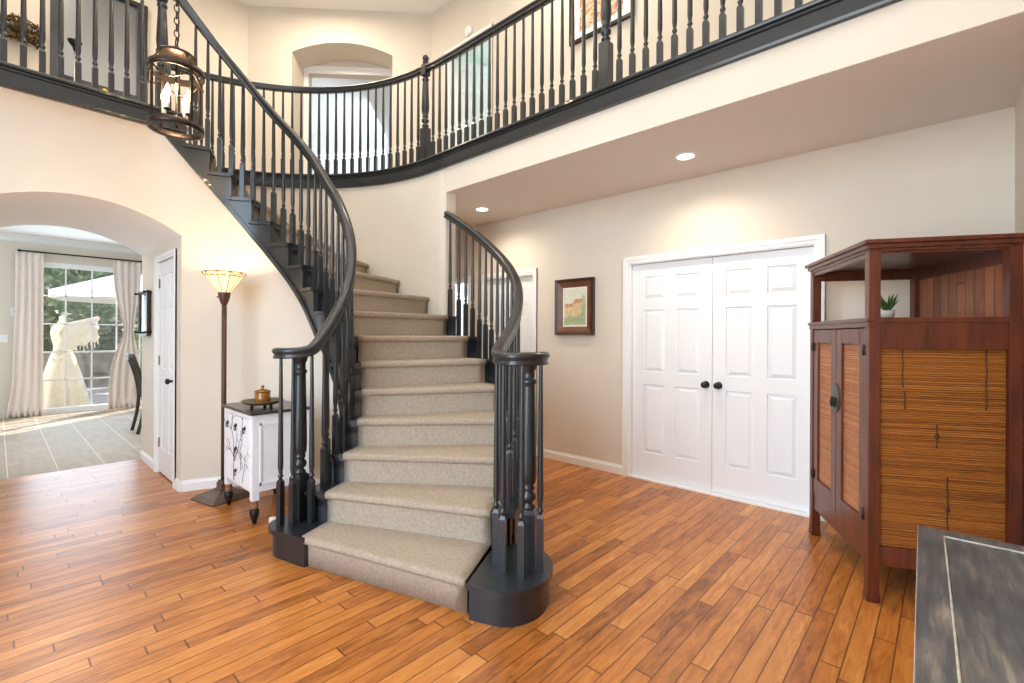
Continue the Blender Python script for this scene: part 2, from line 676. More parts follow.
stations = []   # (top point, base xy, zlow)
ys = [YF, -1.8, -1.0, -0.5, ARC_Y0 - 1e-4] + [ARC_Y0 + (CY - ARC_Y0) * i / 14 for i in range(15)]
for y in ys:
    top = Vector((-4.565, y, 2.968))
    zl = arch_z(y) if y >= ARC_Y0 else 0
    stations.append((top, Vector((XL, y, 0)), zl))
RW = 1.07
a_end = math.degrees(math.acos((-4.82 - CX) / RW))
a_j = 180 - math.degrees(math.asin((ARC_Y1 - CY) / RW))
angs = [180 - (180 - a_j) * i / 4 for i in range(1, 5)] + [a_j - 0.01] + [a_j - 3 * i for i in range(1, 42)]
for a in angs:
    if a < 46:
        break
    zb = min(2.968, znose(a, AI) - 0.345)
    top = pol(a, RL(a) - 0.055, zb)
    base = pol(a, RW, 0)
    zl = arch_z(base.y) if a >= a_j else 0
    stations.append((top, base, zl))
b = newbm()
rows = []
for top, base, zl in stations:
    zc = top.z - 0.52
    col = [Vector((base.x, base.y, zl))]
    zc2 = max(zc, zl + 0.004)
    col.append(Vector((base.x, base.y, zc2)))
    for i in range(1, 11):
        u = i / 10
        # quarter-ellipse cove: vertical at the wall, flattening towards the stringer
        h = 1 - math.cos(u * PI / 2)
        v = math.sin(u * PI / 2)
        p = base.lerp(Vector((top.x, top.y, 0)), h)
        col.append(Vector((p.x, p.y, zc2 + (top.z - zc2) * v)))
    rows.append(col)
grid(b, rows, smooth=True)
bmesh.ops.dissolve_degenerate(b, edges=b.edges[:], dist=1e-6)
wl = struct('wall_left', b, WALL)
# arched passage to the dining room: barrel vault and two jambs
b = newbm()
yy = [ARC_Y0 + (ARC_Y1 - ARC_Y0) * i / 28 for i in range(29)]


def xfront(y):
    return XL if y <= CY else CX - math.sqrt(RW ** 2 - (y - CY) ** 2)


grid(b, [[Vector((xfront(y) - 0.001, y, arch_z(y))) for y in yy], [Vector((-6.42, y, arch_z(y))) for y in yy]], smooth=True)
struct('ceiling_passage', b, WHITEP)
b = newbm()
box(b, -6.42, XL - 0.004, ARC_Y0 - 0.12, ARC_Y0, 0, 2.2)
struct('wall_passage_left', b, WALL)
wall_y('wall_passage_right', ARC_Y1, ARC_Y1 + 0.12, -6.42, -4.822, 0, 2.21, [(-5.69, -5.03, 0, 2.05)], WALL)
# tympanum on the dining side
b = newbm()
grid(b, [[Vector((-6.42, y, arch_z(y))) for y in yy], [Vector((-6.42, y, 2.98)) for y in yy]])
box(b, -6.44, -6.42, YF, ARC_Y0, 0, 2.98)
box(b, -6.44, -6.42, ARC_Y1 + 0.0, 5.0, 0, 2.98)
struct('wall_dining_near', b, WHITEP)
# dining room
b = newbm()
box(b, -11.19, -11.05, YF, 0.40, 0, 3.0)
box(b, -11.19, -11.05, 2.42, 5.0, 0, 3.0)
box(b, -11.19, -11.05, 0.40, 2.42, 2.54, 3.0)
struct('wall_dining_window', b, WALL)
b = newbm()
box(b, -11.2, -6.42, YF - 0.1, YF, 0, 3.0)
box(b, -11.2, -6.42, 4.9, 5.0, 0, 3.0)
struct('wall_dining_side', b, WALL)
b = newbm()
box(b, -11.2, -6.42, YF, 5.0, 2.94, 2.975)
struct('ceiling_dining', b, WHITEP)
b = newbm()
prof = [(0, 0), (0.09, 0), (0.085, -0.02), (0.05, -0.05), (0.02, -0.10), (0, -0.115)]
sweep(b, [(-11.05, 4.9, 2.94), (-11.05, YF, 2.94)], [(-p[0], p[1]) for p in prof], smooth=False)
struct('trim_crown', b, TRIMW)

# curved wall on the outside of the stair, and its straight end at the hall
b = newbm()
pts = [(-3.574, YH), (-3.70, YH)] + [(p.x, p.y) for p in [pol(a, 2.075, 0) for a in range(90, 183, 3)]]
outp = [(-3.574, YH + 0.12), (-3.70, YH + 0.12)] + [(p.x, p.y) for p in [pol(a, 2.195, 0) for a in range(90, 183, 3)]]
lo_i = [b.verts.new((x, y, 0 if y > 1.20 else 2.5)) for x, y in pts]
hi_i = [b.verts.new((x, y, 2.98)) for x, y in pts]
lo_o = [b.verts.new((x, y, 0 if pts[i_][1] > 1.20 else 2.5)) for i_, (x, y) in enumerate(outp)]
hi_o = [b.verts.new((x, y, 2.98)) for x, y in outp]
for i in range(len(pts) - 1):
    f = b.faces.new((lo_i[i], lo_i[i + 1], hi_i[i + 1], hi_i[i]))
    f.smooth = True
    f = b.faces.new((lo_o[i], hi_o[i], hi_o[i + 1], lo_o[i + 1]))
    f.smooth = True
b.faces.new((lo_i[0], hi_i[0], hi_o[0], lo_o[0]))
b.faces.new((lo_i[-1], lo_o[-1], hi_o[-1], hi_i[-1]))
struct('wall_stair', b, WALL)
# bulkhead above the hall opening
b = newbm()
box(b, -3.574, XR, YH, YH + 0.12, ZH, 2.98)
struct('wall_bulkhead', b, WALL)
b = newbm()
poly = [(XR, YH + 0.004), (XR, YB), (-7.0, YB), (-7.0, 3.0)] + [(p.x, p.y) for p in [pol(a, 2.19, 0) for a in range(147, 89, -3)]] + [(-3.574, YH + 0.12), (-3.574, YH + 0.004)]
prism(b, poly, ZH - 0.001, 2.86)
struct('ceiling_hall', b, CEIL)
b = newbm()
box(b, -7.12, -7.0, 2.6, YB + 0.14, 0, 2.86)
struct('wall_hall_end', b, WALL)
# lower wall below the outer side of the stair
b = newbm()
rows = [[], []]
for a in [24 + 4 * i for i in range(16)]:
    r = RO(min(a, 84.6)) + 0.03
    rows[0].append(pol(a, r, 0))
    rows[1].append(pol(a, r, max(0.02, znose(a, AO) - 0.30)))
grid(b, rows, smooth=True)
struct('wall_stair_side', b, WALL)

# upper storey
WA = Vector((-5.337, YB))
WD = Vector((-0.695, -0.720)).normalized()
WNn = Vector((WD.y, -WD.x))           # away from the stairwell
if WNn.x > 0:
    WNn = -WNn
MD = Matrix(((WD.x, WNn.x, 0, WA.x), (WD.y, WNn.y, 0, WA.y), (0, 0, 1, 0), (0, 0, 0, 1)))   # local: s along, d behind, z
AS0, AS1, ASP, AAP = 0.545, 1.914, 5.262, 5.415
_h2 = (AS1 - AS0) / 2
_s2 = AAP - ASP
R2 = (_h2 ** 2 + _s2 ** 2) / (2 * _s2)


def arch2(s):
    c = (AS0 + AS1) / 2
    return AAP - R2 + math.sqrt(max(0, R2 ** 2 - (s - c) ** 2))


LD = 2.508
b = newbm()
box(b, 0, AS0, 0, 0.02, ZU, ZC, MD)
box(b, AS1, LD, 0, 0.02, ZU, ZC, MD)
ss = [AS0 + (AS1 - AS0) * i / 20 for i in range(21)]
grid(b, [[MD @ Vector((s, 0, arch2(s))) for s in ss], [MD @ Vector((s, 0, ZC)) for s in ss]])
grid(b, [[MD @ Vector((s, 0, arch2(s))) for s in ss], [MD @ Vector((s, 0.45, arch2(s))) for s in ss]], smooth=True)
box(b, AS0 - 0.05, AS0, 0.006, 0.45, ZU, ASP + 0.02, MD)
box(b, AS1, AS1 + 0.15, 0.006, 0.45, ZU, ASP + 0.02, MD)
# back of the alcove around the doorway
DW0, DW1, DWT = 0.62, 1.85, 5.215
box(b, AS0 - 0.4, DW0, 0.45, 0.57, ZU, ZC, MD)
box(b, DW1, AS1 + 0.4, 0.45, 0.57, ZU, ZC, MD)
box(b, DW0, DW1, 0.45, 0.57, DWT, ZC, MD)
struct('wall_upper_angled', b, WALL)
b = newbm()
box(b, -7.20, -7.079, YF, 2.321, ZU, ZC)
struct('wall_upper_left', b, WALL)
b = newbm()
box(b, -7.3, XR + 0.15, YF - 0.15, YB + 0.2, ZC, ZC + 0.12)
struct('ceiling', b, WHITEP)
# rooms beyond the upstairs doorways
b = newbm()
box(b, -1.2, 3.6, 3.6, 3.7, ZU, 5.6, MD)
box(b, -1.3, -1.2, 0.57, 3.7, ZU, 5.6, MD)
box(b, 3.6, 3.7, 0.57, 3.7, ZU, 5.6, MD)
struct('wall_bedroom', b, WHITEP)
b = newbm()
box(b, -1.3, 3.7, 0.5, 3.7, 5.6, 5.7, MD)
struct('ceiling_bedroom', b, WHITEP)
b = newbm()
box(b, -1.3, 3.7, 0.57, 3.7, ZU - 0.12, ZU + 0.004, MD)
struct('floor_bedroom', b, CARPET)
b = newbm()
box(b, -5.3, -5.2, YB + 0.14, 6.6, ZU, 5.6)
box(b, -3.6, -3.5, YB + 0.14, 6.6, ZU, 5.6)
box(b, -5.3, -3.5, 6.5, 6.6, ZU, 5.6)
struct('wall_bathroom', b, mat('pale_green_paint', (214, 224, 208), 0.7))
b = newbm()
box(b, -5.3, -3.5, YB + 0.14, 6.6, 5.5, 5.6)
struct('ceiling_bathroom', b, WHITEP)
# room behind the hall's far doorway
b = newbm()
box(b, -5.9, -4.3, 6.0, 6.1, 0, 2.86)
box(b, -5.9, -5.8, YB + 0.14, 6.0, 0, 2.86)
box(b, -4.4, -4.3, YB + 0.14, 6.0, 0, 2.86)
box(b, -5.9, -4.3, YB + 0.14, 6.0, 2.6, 2.7)
struct('wall_far_room', b, WHITEP)
b = newbm()
box(b, -5.9, -4.3, YB + 0.2, 6.0, -0.12, 0)
struct('floor_far_room', b, FLOORM)
lamp('far_room_light', 'AREA', (-5.1, 5.2, 2.55), 28, DAY, (0, 0, 0), shape='RECTANGLE', size=1.0, size_y=1.0)

# ------------------------------------------------------------------ trims, baseboards, casings


def board_prof(h=0.095, t=0.014):
    return [(0, 0), (t, 0), (t, h * 0.72), (t * 0.55, h * 0.85), (t * 0.4, h), (0, h)]


b = newbm()
sweep(b, [(-3.40, YB, 0), (-2.305, YB, 0)], board_prof(), smooth=False)
sweep(b, [(-0.655, YB, 0), (XR, YB, 0)], board_prof(), smooth=False)
struct('baseboard_back', b, TRIMW)
b = newbm()
sweep(b, [(XL, ARC_Y0, 0), (XL, YF, 0)], [(-p, q) for p, q in board_prof()], smooth=False)
struct('baseboard_left', b, TRIMW)
b = newbm()
sweep(b, [(XR, YB, 0), (XR, YF, 0)], board_prof(), smooth=False)
struct('baseboard_right', b, TRIMW)
b = newbm()
sweep(b, [pol(a, RW, 0) for a in [169, 168, 165, 160, 150, 140, 130, 120, 110, 100, 90, 80, 70]], board_prof(), smooth=False)
struct('baseboard_stair', b, TRIMW)
b = newbm()
sweep(b, [(-4.82, ARC_Y1, 0), (-4.97, ARC_Y1, 0)], [(-p, q) for p, q in board_prof()], smooth=False)
sweep(b, [(-5.755, ARC_Y1, 0), (-6.42, ARC_Y1, 0)], [(-p, q) for p, q in board_prof()], smooth=False)
struct('baseboard_passage', b, TRIMW)


def casing_y(b, y, x0, x1, z0, z1, w=0.062, t=0.02, sgn=-1, M=None):
    """door casing on a wall at y, proud towards sgn"""
    ya, yb = sorted((y, y + sgn * t))
    yc, yd = sorted((y, y + sgn * t * 0.6))
    for (p, q, r, s) in ((x0 - w, x0, z0, z1 + w), (x1, x1 + w, z0, z1 + w), (x0, x1, z1, z1 + w)):
        box(b, p, q, yc, yd, r, s, M)
    o = w * 0.45
    for (p, q, r, s) in ((x0 - w, x0 - o, z0, z1 + w), (x1 + o, x1 + w, z0, z1 + w), (x0 - o, x1 + o, z1 + o, z1 + w)):
        box(b, p, q, ya, yb, r, s, M)


def panel_leaf(b, x0, x1, yf, z0, z1, t=0.036, sgn=-1, M=None, cols=2, thin=0.013):
    """six-panel leaf whose visible face is yf"""
    d = -sgn
    w = x1 - x0
    H = z1 - z0
    st = min(0.11, w * 0.15)
    mid = st * 0.95
    core0, core1 = sorted((yf + d * thin, yf + d * t))
    box(b, x0, x1, core0, core1, z0, z1, M)
    f0, f1 = sorted((yf, yf + d * (thin + 0.0005)))
    zr = [z0, z0 + 0.115 * H, z0 + 0.435 * H, z0 + 0.495 * H, z0 + 0.785 * H, z0 + 0.835 * H, z0 + 0.94 * H, z1]
    xs = [x0, x0 + st, (x0 + x1) / 2 - mid / 2, (x0 + x1) / 2 + mid / 2, x1 - st, x1]
    for i in range(0, 6, 2):
        box(b, xs[i], xs[i + 1], f0, f1, z0, z1, M)
    for zi in (0, 2, 4, 6):
        for i in (1, 3):
            box(b, xs[i], xs[i + 1], f0, f1, zr[zi], zr[zi + 1], M)
    # raised fields with sloped edges
    for zi in (1, 3, 5):
        for i in (1, 3):
            a0, a1, c0, c1 = xs[i] + 0.006, xs[i + 1] - 0.006, zr[zi] + 0.006, zr[zi + 1] - 0.006
            g = min(0.032, (a1 - a0) * 0.25)
            ya, yb = yf + d * thin, yf + d * 0.002
            q = [Vector((x, ya, z)) for x, z in ((a0, c0), (a1, c0), (a1, c1), (a0, c1))]
            r = [Vector((x, yb, z)) for x, z in ((a0 + g, c0 + g), (a1 - g, c0 + g), (a1 - g, c1 - g), (a0 + g, c1 - g))]
            if M is not None:
                q = [M @ v for v in q]
                r = [M @ v for v in r]
            q = [b.verts.new(v) for v in q]
            r = [b.verts.new(v) for v in r]
            b.faces.new(r)
            for k in range(4):
                b.faces.new((q[k], q[(k + 1) % 4], r[(k + 1) % 4], r[k]))


def knob(b, x, y, z, sgn=-1, r=0.027, M0=None):
    M = Matrix.Translation((x, y, z)) @ Matrix.Rotation(rad(90 if sgn < 0 else -90), 4, 'X')
    if M0 is not None:
        M = M0 @ M
    lathe(b, [(0.001, 0), (0.031, 0.0), (0.031, 0.006), (0.02, 0.010), (0.011, 0.014), (0.011, 0.034), (r * 0.8, 0.040), (r, 0.05), (r * 0.92, 0.062), (r * 0.5, 0.069), (0, 0.07)], 0, 0, 18, M)


# hall double door
b = newbm()
casing_y(b, YB, -2.245, -0.715, 0, 2.05)
for x in (-2.245, -0.725):
    box(b, x, x + 0.01, YB, YB + 0.14, 0, 2.05)
box(b, -2.235, -0.725, YB, YB + 0.14, 2.04, 2.05)
box(b, -2.235, -0.725, YB - 0.012, YB + 0.10, 0.0, 0.014)
d1 = struct('door_1', b, TRIMW)
for x0, x1, kx in ((-2.232, -1.482, -1.532), (-1.478, -0.728, -1.425)):
    b = newbm()
    panel_leaf(b, x0, x1, YB + 0.045, 0.018, 2.037)
    lf = obj('door_leaf', b, DOORW, d1)
    b = newbm()
    knob(b, kx, YB + 0.045, 0.935)
    obj('door_knob', b, METALK, lf)
# hall single door beyond the stair
b = newbm()
casing_y(b, YB, -4.22, -3.46, 0, 2.05)
box(b, -4.22, -4.21, YB, YB + 0.14, 0, 2.05)
box(b, -3.47, -3.46, YB, YB + 0.14, 0, 2.05)
box(b, -4.21, -3.47, YB, YB + 0.14, 2.04, 2.05)
d2 = struct('door_2', b, TRIMW)
b = newbm()
panel_leaf(b, -4.208, -3.472, YB + 0.045, 0.012, 2.037)
obj('door_leaf', b, DOORW, d2)
# open doorway further along the hall
b = newbm()
casing_y(b, YB, -5.4, -4.55, 0, 2.05)
struct('door_3', b, TRIMW)
# closet door in the arched passage
b = newbm()
casing_y(b, ARC_Y1, -5.69, -5.03, 0, 2.05, w=0.055)
box(b, -5.69, -5.68, ARC_Y1, ARC_Y1 + 0.12, 0, 2.05)
box(b, -5.04, -5.03, ARC_Y1, ARC_Y1 + 0.12, 0, 2.05)
d4 = struct('door_4', b, TRIMW)
b = newbm()
panel_leaf(b, -5.678, -5.042, ARC_Y1 + 0.012, 0.012, 2.045)
lf = obj('door_leaf', b, DOORW, d4)
b = newbm()
knob(b, -5.10, ARC_Y1 + 0.012, 0.93)
obj('door_knob', b, METALK, lf)
b = newbm()
for z in (0.25, 1.05, 1.8):
    box(b, -5.682, -5.664, ARC_Y1 + 0.004, ARC_Y1 + 0.013, z, z + 0.09)
obj('hinge', b, BRASS, lf)
# upstairs doorway along the hall, leaf standing open into the room
b = newbm()
casing_y(b, YB, -4.97, -4.19, ZU, 5.14)
box(b, -4.97, -4.96, YB, YB + 0.14, ZU, 5.14)
box(b, -4.20, -4.19, YB, YB + 0.14, ZU, 5.14)
d5 = struct('door_5', b, TRIMW)
b = newbm()
MM = Matrix.Translation((-4.955, YB + 0.10, 0)) @ Matrix.Rotation(rad(62), 4, 'Z')
panel_leaf(b, 0, 0.75, 0.0, ZU + 0.01, 5.12, M=MM)
obj('door_leaf', b, DOORW, d5)
# doorway in the alcove upstairs
b = newbm()
casing_y(b, 0.45, DW0, DW1, ZU, DWT, w=0.10, t=0.025, M=MD)
struct('door_6', b, TRIMW)

# dark fascia along landing and gallery
FASC = [(0.0, 0.0), (0.030, 0.0), (0.034, 0.015), (0.020, 0.022), (0.020, 0.100), (0.030, 0.106), (0.030, 0.118), (0.048, 0.124), (0.052, 0.136), (0.046, 0.147), (-0.09, 0.147), (-0.09, 0.125), (0.0, 0.125)]
gal = [(p.x, p.y, 2.977) for p in [pol(a, 2.072, 0) for a in range(176, 90, -2)]] + [(-3.70, YH - 0.003, 2.977), (-3.0, YH - 0.003, 2.977), (XR - 0.002, YH - 0.003, 2.977)]
b = newbm()
sweep(b, gal, FASC, smooth=False)
struct('trim_gallery', b, BLACK)
lnd = [(-4.565, YF, 2.977), (-4.565, CY, 2.977)] + [tuple(pol(a, RL(a) - 0.06, 2.977)) for a in (177, 174, 171, 168)]
b = newbm()
sweep(b, lnd, FASC, smooth=False)
struct('trim_landing', b, BLACK)

# ------------------------------------------------------------------ staircase
stair = thing('staircase', 'curved staircase with beige carpeted steps and charcoal painted stringers', 'staircase', (CX, CY, 0))


def rci(a):
    return RL(a) + (0.075 if a < 60 else 0.10)


def rco(a):
    return 2.068 if a > 84 else min(RO(a) - 0.065, 2.17)


NC = 14


def step_pt(k, off, j, z):
    u = j / NC
    a = AI[k] + (AO[k] - AI[k]) * u
    ri, ro = rci(AI[k]), rco(AO[k])
    r = ri + (ro - ri) * u
    a2 = a + math.degrees(off / r)
    # keep the side edges on the carpet's side lines
    return pol(a2, r, z)


b = newbm()
rows = []
for k in range(1, 17):
    z = zk(k)
    zp = zk(k - 1) if k > 1 else 0.0
    rows.append([step_pt(k, 0.028, j, zp + 0.001) for j in range(NC + 1)])
    rows.append([step_pt(k, 0.026, j, z - 0.050) for j in range(NC + 1)])
    rows.append([step_pt(k, 0.012, j, z - 0.047) for j in range(NC + 1)])
    rows.append([step_pt(k, 0.001, j, z - 0.036) for j in range(NC + 1)])
    rows.append([step_pt(k, -0.003, j, z - 0.020) for j in range(NC + 1)])
    rows.append([step_pt(k, 0.002, j, z - 0.007) for j in range(NC + 1)])
    rows.append([step_pt(k, 0.014, j, z - 0.001) for j in range(NC + 1)])
    rows.append([step_pt(k, 0.030, j, z) for j in range(NC + 1)])
rows.append([step_pt(16, 0.35, j, ZU + 0.004) for j in range(NC + 1)])
grid(b, rows, smooth=False)
bmesh.ops.recalc_face_normals(b, faces=b.faces[:])
if sum(f.normal.z for f in b.faces) < 0:
    bmesh.ops.reverse_faces(b, faces=b.faces[:])
for f in b.faces:
    f.smooth = True
co = obj('carpet_runner', b, CARPET, stair, recalc=False)
co.data.set_sharp_from_angle(angle=rad(38))
sd = co.modifiers.new('solid', 'SOLIDIFY')
sd.thickness = 0.016
sd.offset = -1


def sector(b, a0, a1, r0, r1, z0, z1, n=4, rf0=None, rf1=None):
    """block between two angles; radii may be functions of angle"""
    poly = []
    for i in range(n + 1):
        a = a0 + (a1 - a0) * i / n
        r = rf1(a) if rf1 else r1
        p = pol(a, r, 0)
        poly.append((p.x, p.y))
    for i in range(n, -1, -1):
        a = a0 + (a1 - a0) * i / n
        r = rf0(a) if rf0 else r0
        p = pol(a, r, 0)
        poly.append((p.x, p.y))
    prism(b, poly, z0, z1)


for k in range(1, 16):
    z = zk(k)
    b = newbm()
    ai, an = AI[k], AI[k + 1]
    if k > 1:
        # inner wooden end: tread board with returned nosing, and the riser end below it
        t = newbm()
        sector(t, ai + 0.25, an + math.degrees(0.045 / 0.9), 0, 0, z - 0.036, z - 0.008, 5, lambda a: RL(a) - 0.085, lambda a: rci(a) + 0.012)
        bmesh.ops.bevel(t, geom=[e for e in t.edges], offset=0.008, segments=2, affect='EDGES')
        merge(b, t)
        sector(b, ai + 2.0, an + 2.0, 0, 0, z - 0.105, z - 0.034, 4, lambda a: RL(a) - 0.045, lambda a: rci(a) + 0.006)
        sector(b, ai + 1.2, ai + 2.1, 0, 0, z - 0.056, z - 0.034, 2, lambda a: RL(a) - 0.07, lambda a: rci(a) + 0.004)
        sector(b, ai + 2.0, ai + 3.0, 0, 0, zk(k - 1) - 0.03, z - 0.034, 2, lambda a: RL(a) - 0.045, lambda a: rci(a) + 0.006)
        obj('tread', b, BLACK, stair)
        b = newbm()
    if 1 < k <= 8:
        ao, aq = AO[k], min(AO[k + 1], 84.4)
        t = newbm()
        sector(t, ao + 0.1, aq + (1.0 if k < 8 else 0), 0, 0, z - 0.036, z - 0.008, 5, lambda a: rco(min(a, 83.9)) - 0.012, lambda a: RO(a) + 0.075)
        bmesh.ops.bevel(t, geom=[e for e in t.edges], offset=0.008, segments=2, affect='EDGES')
        merge(b, t)
        sector(b, ao + 0.95, aq + (0.8 if k < 8 else 0), 0, 0, z - 0.15, z - 0.034, 4, lambda a: rco(min(a, 83.9)) - 0.006, lambda a: RO(a) + 0.045)
        sector(b, ao + 0.95, min(ao + 1.5, 84.4), 0, 0, zk(k - 1) - 0.03, z - 0.034, 2, lambda a: rco(min(a, 83.9)) - 0.006, lambda a: RO(a) + 0.045)
        obj('tread', b, BLACK, stair)
    else:
        b.free()


def stringer(tab, rfun_in, rfun_out, a_from, a_to, drop, kmax):
    b = newbm()
    rings = []
    for k in range(1, kmax + 1):
        a0 = max(tab[k] + 1.2, a_from)
        a1 = min(tab[k + 1] + 1.2 if k < 16 else a_to, a_to)
        if a1 <= a0:
            continue
        zt = zk(k) - 0.034
        for i in range(7):
            a = a0 + (a1 - a0) * i / 6
            zb = min(2.968, max(0.0, znose(a, tab) - drop))
            zb = min(zb, zt - 0.02)
            rings.append([pol(a, rfun_out(a), zb), pol(a, rfun_out(a), zt), pol(a, rfun_in(a), zt), pol(a, rfun_in(a), zb)])
    vr = [[b.verts.new(p) for p in r] for r in rings]
    for a, c in zip(vr, vr[1:]):
        for i in range(4):
            b.faces.new((a[i], a[(i + 1) % 4], c[(i + 1) % 4], c[i]))
    b.faces.new(vr[0][::-1])
    b.faces.new(vr[-1])
    return b


obj('stringer', stringer(AI, lambda a: RL(a) - 0.025, lambda a: RL(a) - 0.065, 30, 179.8, 0.345, 16), BLACK, stair)
# bead along the lower edge of the inner stringer
b = newbm()
sweep(b, [pol(a, RL(a) - 0.067, max(0.03, znose(a, AI) - 0.33)) for a in range(34, 180, 2)], [(-0.012, -0.02), (0.016, -0.02), (0.018, -0.008), (0.008, 0.012), (-0.012, 0.014)], smooth=False)
obj('stringer_bead', b, BLACK, stair)
obj('stringer', stringer(AO, lambda a: RO(a) + 0.02, lambda a: RO(a) + 0.055, 30, 84.4, 0.36, 8), BLACK, stair)


def smooth_poly(pts, it=2):
    for _ in range(it):
        q = []
        n = len(pts)
        for i in range(n):
            a, c = Vector(pts[i]), Vector(pts[(i + 1) % n])
            q.append(tuple(a.lerp(c, 0.25)))
            q.append(tuple(a.lerp(c, 0.75)))
        pts = q
    return pts


def spline(pts, n=6):
    p = [Vector(q) for q in pts]
    p = [p[0] * 2 - p[1]] + p + [p[-1] * 2 - p[-2]]
    out = []
    for i in range(1, len(p) - 2):
        for k in range(n):
            t = k / n
            a, b_, c, d = p[i - 1], p[i], p[i + 1], p[i + 2]
            out.append(tuple(0.5 * (2 * b_ + (c - a) * t + (2 * a - 5 * b_ + 4 * c - d) * t * t + (3 * b_ - a - 3 * c + d) * t ** 3)))
    out.append(tuple(p[-2]))
    return out


def open_smooth(pts, it=2):
    for _ in range(it):
        q = [pts[0]]
        for a, c in zip(pts, pts[1:]):
            a, c = Vector(a), Vector(c)
            q.append(tuple(a.lerp(c, 0.25)))
            q.append(tuple(a.lerp(c, 0.75)))
        q.append(pts[-1])
        pts = q
    return pts


def starting_step(curve, back):
    b = newbm()
    cur = spline(curve)
    cen = Vector((sum(p[0] for p in cur) / len(cur), sum(p[1] for p in cur) / len(cur)))
    ins = []
    for p in cur:
        v = Vector(p) - cen
        ins.append(tuple(cen + v * (1 + 0.024 / max(v.length, 0.03))))
    body = cur + back
    prism(b, body, 0.0, Z1 - 0.030)
    t = newbm()
    prism(t, ins + back, Z1 - 0.034, Z1 - 0.004)
    bmesh.ops.bevel(t, geom=t.edges[:], offset=0.009, segments=3, affect='EDGES')
    merge(b, t)
    obj('starting_step', b, BLACK, stair)


starting_step([(-2.742, 1.211), (-2.83, 1.186), (-2.906, 1.169), (-3.00, 1.148), (-3.065, 1.157), (-3.115, 1.195), (-3.14, 1.27), (-3.125, 1.36), (-3.07, 1.43), (-2.97, 1.50)], [(-2.85, 1.46), (-2.735, 1.245)])
starting_step([(-1.667, 1.524), (-1.59, 1.553), (-1.518, 1.588), (-1.463, 1.645), (-1.437, 1.73), (-1.445, 1.82), (-1.49, 1.915), (-1.57, 1.985), (-1.67, 2.02)], [(-1.80, 2.0), (-1.86, 1.89), (-1.81, 1.77), (-1.72, 1.63)])

# ------------------------------------------------------------------ balusters


def baluster(b, x, y, z0, z1, rot=0.0, bw=0.034, bh=0.28, rb=0.0165, rt=0.0095):
    """square block with chamfered shoulders, turned neck, long tapered shaft"""
    M = Matrix.Translation((x, y, 0)) @ Matrix.Rotation(rot, 4, 'Z')
    h = bw / 2
    c = 0.55 * h
    zs = [(h, z0), (h, z0 + bh - 0.018), (c, z0 + bh)]
    rings = []
    for hh, z in zs:
        rings.append([b.verts.new(M @ Vector((sx * hh, sy * hh, z))) for sx, sy in ((-1, -1), (1, -1), (1, 1), (-1, 1))])
    b.faces.new(rings[0][::-1])
    b.faces.new(rings[-1])
    for p, q in zip(rings, rings[1:]):
        for i in range(4):
            b.faces.new((p[i], p[(i + 1) % 4], q[(i + 1) % 4], q[i]))
    zt = z0 + bh
    lathe(b, [(rb * 0.62, zt - 0.004), (rb * 0.62, zt + 0.008), (rb * 1.0, zt + 0.014), (rb * 1.0, zt + 0.024), (rb * 0.66, zt + 0.032), (rb * 0.72, zt + 0.045), (rb, zt + 0.075), (rb * 0.98, zt + 0.14), (rt, z1)], 0, 0, 10, M, caps=False)


def newel_round(b, x, y, z0, z1, rot, bw=0.088, bh=0.29):
    M = Matrix.Translation((x, y, 0)) @ Matrix.Rotation(rot, 4, 'Z')
    h = bw / 2
    rings = []
    for hh, z in ((h, z0), (h, z0 + bh - 0.02), (h * 0.7, z0 + bh)):
        rings.append([b.verts.new(M @ Vector((sx * hh, sy * hh, z))) for sx, sy in ((-1, -1), (1, -1), (1, 1), (-1, 1))])
    b.faces.new(rings[0][::-1])
    b.faces.new(rings[-1])
    for p, q in zip(rings, rings[1:]):
        for i in range(4):
            b.faces.new((p[i], p[(i + 1) % 4], q[(i + 1) % 4], q[i]))
    t = z0 + bh
    e = z1
    lathe(b, [(0.030, t - 0.005), (0.036, t + 0.008), (0.036, t + 0.018), (0.024, t + 0.026), (0.024, t + 0.036), (0.038, t + 0.05), (0.041, t + 0.065), (0.036, t + 0.08), (0.025, t + 0.092), (0.034, t + 0.105), (0.034, t + 0.115), (0.029, t + 0.122),
              (0.039, t + 0.14), (0.0425, t + 0.19), (0.041, t + 0.28), (0.033, e - 0.12), (0.033, e - 0.105), (0.040, e - 0.10), (0.040, e - 0.085), (0.032, e - 0.078), (0.032, e - 0.035), (0.038, e - 0.028), (0.044, e - 0.008), (0.046, e)], 0, 0, 20, M)


